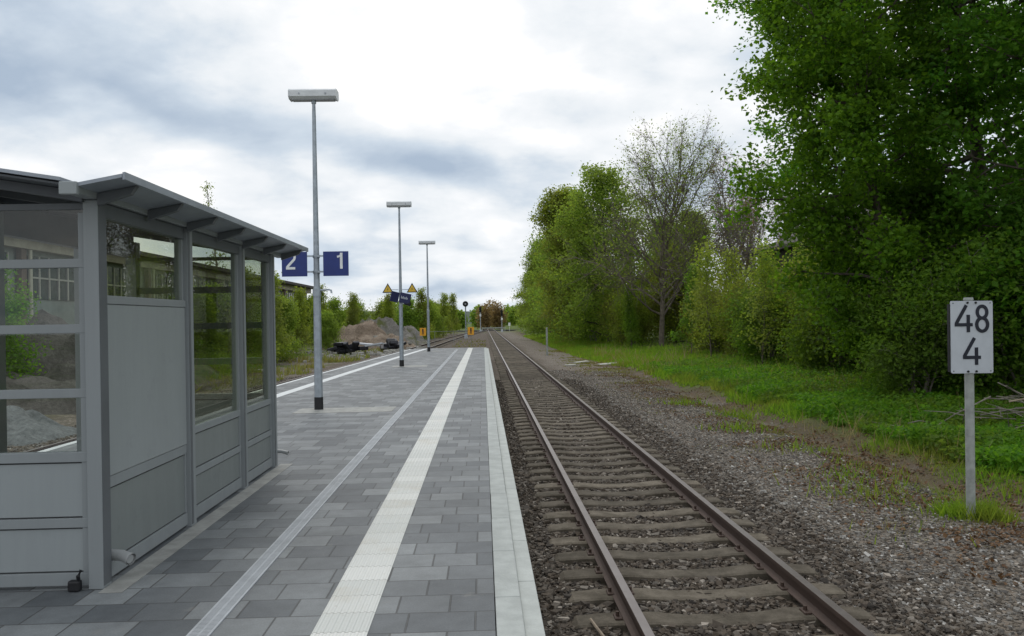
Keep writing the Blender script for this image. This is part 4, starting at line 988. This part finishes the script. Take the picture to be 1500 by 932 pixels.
# shrubs
s1 = tree_parts(8, 5.2, 2.5, 0.02, 10, 6, 3, 15000, 0.15, 0.045, M['leaf_shrub'], M['bark_mid'], 'column', 1.5, 0.34, stems=12, twig=1.4)
s2 = tree_parts(9, 4.0, 2.1, 0.01, 9, 6, 3, 26000, 0.11, 0.04, M['leaf_bright'], M['bark'], 'column', 0.7, 0.22, stems=9)
s3 = tree_parts(10, 4.6, 2.2, 0.02, 9, 6, 3, 24000, 0.15, 0.045, M['leaf_big'], M['bark'], 'column', 0.7, 0.26, stems=9)
s4 = tree_parts(19, 4.6, 2.4, 0.02, 8, 6, 3, 17000, 0.13, 0.045, M['leaf_green'], M['bark_pale'], 'dome', 0.8, 0.30, stems=8)
SH = 'shrubs along the right verge'
for (x, y, p_, s_, rz, lab) in ((12.4, 44.5, s1, 0.85, 0.1, 'olive green willow shrub just right of the bare tree trunk'), (12.6, 40, s1, 0.95, 2.2, 'tall olive shrub, second in the front of the thicket from the bare tree'), (12.4, 36.5, s4, 0.95, 1.3, 'green shrub in the middle of the front of the thicket'),
        (15.4, 42, s1, 1.05, 2.4, 'tall olive shrub in the second rank of the thicket'), (13.6, 33.2, s1, 0.95, 0.7, 'olive shrub where the thicket meets the dark gabled house'), (15.6, 36.5, s4, 1.05, 5.5, 'green shrub in the second rank of the thicket, nearer the house'),
        (12.6, 29.8, s4, 0.78, 3.0, 'low green shrub at the near end of the thicket, before the house'), (15.8, 30, s4, 1.1, 4.0, 'green shrub in front of the house, left of the slender tree'),
        (18.2, 46, s4, 1.0, 5.0, 'green shrub at the back of the thicket under the thin bare trees'), (19.5, 40, s1, 1.15, 1.8, 'tall olive shrub hiding the foot of the dark gabled house'), (13.6, 51, s1, 0.95, 2.0, 'olive bush right behind the first willow shrub by the bare tree'), (16.5, 55, s1, 1.0, 2.9, 'olive bush between the bare tree and the thin bare trees'),
        (11.3, 63, s1, 0.7, 1.0, 'low olive bush left of the bare tree trunk'), (11.6, 68, s1, 1.0, 3.6, 'olive bush under the tallest tree of the row'), (14.8, 63, s1, 1.1, 4.4, 'olive bush behind the bare tree trunk'), (10.4, 78, s4, 1.0, 0.4, 'green bush under the second tree of the row'), (9.8, 88, s1, 1.0, 1.9, 'olive bush under the third tree of the row'),
        (10.6, 20.2, s4, 0.66, 1.2, 'bright leafy bush at the foot of the slender tree'), (13.0, 19.4, s4, 0.9, 2.2, 'dark leafy bush directly behind the kilometre board'),
        (12.6, 16.4, s2, 0.62, 5.1, 'low leafy bush to the right of the kilometre board post'), (14.4, 23.2, s3, 1.1, 3.1, 'dark bush between the slender tree and the huge tree'),
        (13.4, 27.0, s4, 1.0, 4.4, 'green bush between the slender tree and the house'), (17.0, 22, s3, 1.1, 0.3, 'dark bush deep behind the kilometre board at the right edge'), (19.5, 27.5, s3, 1.3, 1.3, 'tall dark bush under the huge tree, farthest back')):
    if 33 < y < 57: s_ = s_*(0.70 if p_ is s1 else 0.80)
    plant('shrub', x, y, lab, 'shrub', p_, SH, rz, s_)
sap = tree_parts(21, 5.8, 1.1, 0.10, 22, 5, 4, 4200, 0.12, 0.04, M['leaf_green'], M['bark_mid'], 'cone', 1.7, 0.2, twig=1.3)
sap2 = tree_parts(22, 5.2, 1.5, 0.10, 20, 5, 5, 2600, 0.12, 0.04, M['leaf_yellow'], M['bark_mid'], 'vase', 2.0, 0.25, twig=1.5)
for i, (x, y, p_, s_, lab) in enumerate(((11.6, 46.5, sap, 0.9, 'slim green sapling at the edge of the thicket, first from the bare tree trunk'), (11.4, 41.8, sap2, 0.95, 'open twiggy sapling in front of the tall olive shrub of the thicket'), (13.4, 38.4, sap, 0.85, 'slim green sapling standing up above the middle of the thicket'), (11.6, 34.6, sap2, 0.85, 'open twiggy sapling in front of the near half of the thicket'),
        (14.6, 34.8, sap, 0.85, 'slim green sapling standing up just left of the dark gabled house'), (14.2, 47.2, sap2, 0.95, 'open twiggy sapling rising behind the first willow shrub'), (10.4, 58.5, sap, 0.8, 'slim green sapling close on the left of the bare tree trunk'), (10.8, 71, sap2, 1.25, 'open twiggy sapling in front of the tallest tree of the row'), (17.0, 44, sap2, 0.95, 'tall open sapling at the back of the thicket, under the thin bare trees'))):
    plant('sapling', x, y, lab, 'sapling', p_, 'saplings in the thicket on the right', i*1.3, s_)
# left side: birches and willows beyond the left track
b1 = tree_parts(12, 6.6, 1.5, 0.06, 26, 6, 4, 7500, 0.13, 0.05, M['leaf_yellow'], M['bark_pale'], 'cone', 1.0, 0.22)
b2 = tree_parts(13, 4.8, 2.0, 0.03, 22, 6, 4, 10000, 0.14, 0.05, M['leaf_mid'], M['bark_pale'], 'dome', 1.1, 0.28)
LB = 'young trees beyond the left track'
lst = [(-13.6, 56, b2, 0.98, 'bushy young tree nearest the shelter end, left of the first lamp post'), (-15.0, 59, b1, 1.05, 'slim young birch left of the first lamp post'), (-16.5, 62, b2, 1.0, None), (-14.6, 66, b1, 0.95, None), (-17.8, 70, b2, 1.15, None),
       (-13.2, 72, b2, 0.85, None), (-15.2, 78, b1, 1.1, None), (-13.4, 86, b1, 0.95, 'slim pointed birch just right of the first lamp post'), (-16.0, 88, b2, 1.1, None), (-14.0, 96, b2, 1.1, None), (-11.4, 99, b1, 1.0, None), (-12.6, 104, b2, 1.2, None),
       (-9.6, 106, b2, 1.25, 'rounded green tree behind the warning triangles'), (-7.9, 108, b1, 1.15, None), (-10.6, 114, b2, 1.25, None), (-8.6, 118, b2, 1.25, None), (-13, 122, b2, 1.3, None), (-7.6, 128, b2, 1.2, None), (-6.5, 136, b1, 1.2, None),
       (-9.5, 138, b2, 1.35, None), (-8.0, 150, b2, 1.35, None), (-6.0, 156, b1, 1.3, None), (-19.5, 80, b2, 1.2, None), (-19.5, 95, b2, 1.25, None)]
for i, (x, y, p_, s_, lab) in enumerate(lst):
    s_ = s_*(0.84 if y < 82 else 0.92)
    plant('young_tree', x, y, lab or ('young light green tree in the thicket beyond the left track' if p_ is b1 else 'bushy green young tree in the thicket beyond the left track'), 'tree', p_, LB, i*1.7, s_)
for x, y, s_, lab in ((-16.3, 27.5, 0.95, 'green bush in front of the factory wall, seen through the shelter end pane'), (-18.4, 30, 0.7, 'smaller green bush behind the one in front of the factory wall')):
    plant('shrub', x, y, lab, 'shrub', s2, 'bushes by the factory wall', x, s_)
for x, y, p_, s_, lab in ((-13.8, 41, b2, 0.85, 'rounded young tree seen through the middle pane of the shelter'), (-12.2, 44, b1, 0.85, 'slim young birch seen through the last pane of the shelter'), (-14.6, 48, b2, 0.95, 'bushy young tree behind the slim birch, seen through the shelter panes'), (-13.2, 52, b1, 0.9, 'pointed young birch seen beside the last shelter post')):
    plant('young_tree', x, y, lab, 'tree', p_, LB, x, s_)
sp_ = tree_parts(14, 16.3, 1.3, 0.35, 30, 5, 3, 900, 0.16, 0.14, M['leaf_mid'], M['bark_pale'], 'cone', 1.2, 0.2, twig=1.6)
plant('poplar_tree', -23.9, 78, 'thin sparse treetop rising above the shelter roof', 'tree', sp_, None, 0, 1.0)
# far wood at the horizon
rg = np.random.default_rng(55); P = []
for i in range(150):
    a = rg.uniform(R(-33), R(30)); d = rg.uniform(215, 420); cx, cy = d*math.sin(a), d*math.cos(a)
    if abs(cx-TRK) < 7 and d < 300: continue
    hh = rg.uniform(5, 9.5); n_ = 900; v = rg.normal(size=(n_, 3)); v /= np.linalg.norm(v, axis=1, keepdims=True); v *= rg.uniform(0.6, 1.0, (n_, 1))
    P.append(v*np.array([hh*0.42, hh*0.42, hh*0.55])+np.array([cx, cy, hh*0.45-0.8]))
lm = leaves_mesh(np.concatenate(P), 0.95, rg, 'distant_wood', M['leaf_mid'], 0.6, 0.45)
tag(link('distant_wood', lm), 'far-off green wood along the horizon', 'woodland', None, 'stuff')
P = []
for cx, cy, hh in ((0.5, 232, 7.5), (4.2, 236, 8.0), (2.5, 245, 9)):
    n_ = 1500; v = rg.normal(size=(n_, 3)); v /= np.linalg.norm(v, axis=1, keepdims=True); v *= rg.uniform(0.3, 1.0, (n_, 1)); P.append(v*np.array([2.6, 2.4, hh*0.55])+np.array([cx, cy, hh*0.45-0.8]))
tag(link('brown_thicket', leaves_mesh(np.concatenate(P), 0.5, rg, 'brown_thicket', M['leaf_brown'])), 'brown leafless thicket behind the level crossing', 'thicket', None, 'stuff')

# grass and weeds
def blades(n, fx, hgt, mat, name, label, wd=0.010):
    P = fx(n); n = len(P); dist = np.clip(P[:, 1]/12, 1, 4.5); a = rng.uniform(0, 6.28, n); h = hgt*rng.uniform(0.3, 1.3, n)*(0.3+1.1*vnoise(P[:, 0], P[:, 1], 3.0, 40))*np.clip(dist**0.25, 1, 1.6); w_ = wd*dist
    b = np.stack([P[:, 0], P[:, 1], gz(P[:, 0], P[:, 1])-0.01], -1); d = np.stack([np.cos(a), np.sin(a), 0*a], -1); ln = rng.normal(0, 0.4, (n, 2))*h[:, None]
    tip = b+np.stack([ln[:, 0], ln[:, 1], h], -1)
    v = np.stack([b-d*w_[:, None], b+d*w_[:, None], tip], 1).reshape(-1, 3)
    return tag(link(name, fast_mesh(name, v, np.arange(3*n).reshape(-1, 3), mat)), label, 'grass', None, 'stuff')
def f_grass(n):
    y = near_y(n, 7.5, 130); x = 6.9+np.abs(rng.normal(0, 1, n))*2.6+rng.uniform(0, 0.6, n); e_ = 7.15-0.9*sst(y, 38, 60); k = x+1.3*(vnoise(x, y, 0.8, 3)-0.5)+0.6*(vnoise(x, y, 2.5, 8)-0.5) > e_-(0.0); x2 = x-0.9*sst(y, 38, 60); return np.stack([x2, y], -1)[k]
blades(95000, f_grass, 0.17, M['grass'], 'grass', 'bright green grass on the verge at the right')
def f_tuft(n):
    c = np.array([(6.0, 10.15), (6.12, 10.0), (5.8, 10.2), (5.3, 11.2), (5.0, 11.6), (5.6, 12.6), (6.3, 13.5), (6.1, 15.5), (5.6, 18.5), (6.4, 21), (5.8, 24), (6.4, 11.5), (4.7, 9.2)]); w_ = np.array([7, 5, 4, 2, 1, 1.5, 2, 2, 2, 2, 2, 1.5, 0.3]); i = rng.choice(len(c), n, p=w_/w_.sum()); return c[i]+rng.normal(0, 0.13, (n, 2))*np.where(i < 3, 1.1, 2.6)[:, None]
blades(2300, f_tuft, 0.20, M['grass'], 'grass_tufts', 'tufts of grass on the gravel around the kilometre board post')
def f_moss(n):
    y = near_y(n, 8.5, 70); x = 6.1+rng.normal(0, 0.8, n); return np.stack([x, y], -1)[vnoise(x, y, 0.9, 51)+0.25*vnoise(x, y, 4.0, 52) > 0.60]
blades(26000, f_moss, 0.055, M['grass_dry'], 'dry_grass', 'short mossy dry grass between the gravel path and the verge', 0.007)
def f_stalk(n):
    y = near_y(n, 9, 60); x = 7.0+np.abs(rng.normal(0, 1, n))*2.4; return np.stack([x, y], -1)[vnoise(x, y, 0.6, 61) > 0.5]
blades(2600, f_stalk, 0.42, M['dead_grass'], 'dead_stalks', 'pale dead stalks standing in the green verge', 0.005)
def f_leftg(n):
    y = near_y(n, 30, 140); x = track2_x(y)-2.2-np.abs(rng.normal(0, 3.5, n)); k = vnoise(x, y, 0.4, 21) > 0.56; return np.stack([x, y], -1)[k]
blades(9000, f_leftg, 0.30, M['grass_dry'], 'wild_grass', 'wild grass growing on the stony ground beyond the left track')
def f_endg(n): 
    x = rng.uniform(-3, 0.3, n); y = rng.uniform(53, 110, n); return np.stack([x, y], -1)[vnoise(x, y, 0.5, 2) > 0.5]
blades(1500, f_endg, 0.12, M['grass_dry'], 'weeds', 'sparse weeds between the tracks beyond the platform end')
y = near_y(46000, 9, 40); x = 7.5+np.abs(rng.normal(0, 1, 46000))*2.2; k = x+1.4*(vnoise(x, y, 0.7, 6)-0.5) > 7.7; x, y = x[k], y[k]
z = gz(x, y)+rng.uniform(0.03, 0.30, len(x))*(0.5+vnoise(x, y, 0.9, 15))
tag(link('ground_cover', leaves_mesh(np.stack([x, y, z], -1), 0.085, rng, 'ground_cover', M['weeds'], 1.2)), 'low broad-leaved green weeds covering the verge', 'weeds', None, 'stuff')
n_ = 17000; y = near_y(n_, 7.5, 45); x = 6.1+rng.normal(0, 0.85, n_); z = gz(x, y)+0.015
k = vnoise(x, y, 1.1, 17) > 0.42
tag(link('leaf_litter', leaves_mesh(np.stack([x, y, z], -1)[k], 0.055, rng, 'leaf_litter', M['litter'], 3.0)), 'brown fallen leaves strewn along the edge of the gravel', 'leaves', None, 'stuff')
# brushwood
m_ = MB(); rg = np.random.default_rng(3)
for i in range(70):
    a = rg.uniform(0, 6.28); c = np.array([10.4+rg.normal(0, 0.8), 15.6+rg.normal(0, 0.7)]); z = float(gz(c[0], c[1]))+rg.uniform(0.02, 0.45); l_ = rg.uniform(0.3, 0.9); t_ = rg.normal(0, 0.25)
    m_.tube([(c[0]-l_*math.cos(a), c[1]-l_*math.sin(a), z-l_*t_), (c[0], c[1], z+0.04), (c[0]+l_*math.cos(a), c[1]+l_*math.sin(a), z+l_*t_)], [0.014, 0.011, 0.005], 5)
tag(m_.obj('brushwood_pile', M['bark_pale']), 'pile of brown brushwood among the weeds left of the kilometre board post', 'brushwood', None, 'stuff')
tag(MB().tube([(9.5, 14.9, 0.02), (10.0, 14.85, 0.10), (10.5, 14.8, 0.06), (10.75, 14.8, 0.0)], [0.018, 0.016, 0.013, 0.008], 7).obj('fallen_branch', M['dead'], None, True), 'pale fallen branch lying on the brushwood pile', 'branch')
tag(MB().tube([(0.80, 6.55, -0.70), (0.86, 6.2, -0.715), (0.90, 5.9, -0.735)], [0.012, 0.012, 0.010], 6).obj('stick', M['dead'], None, True), 'short pale stick lying on the ballast beside the near rail', 'stick')
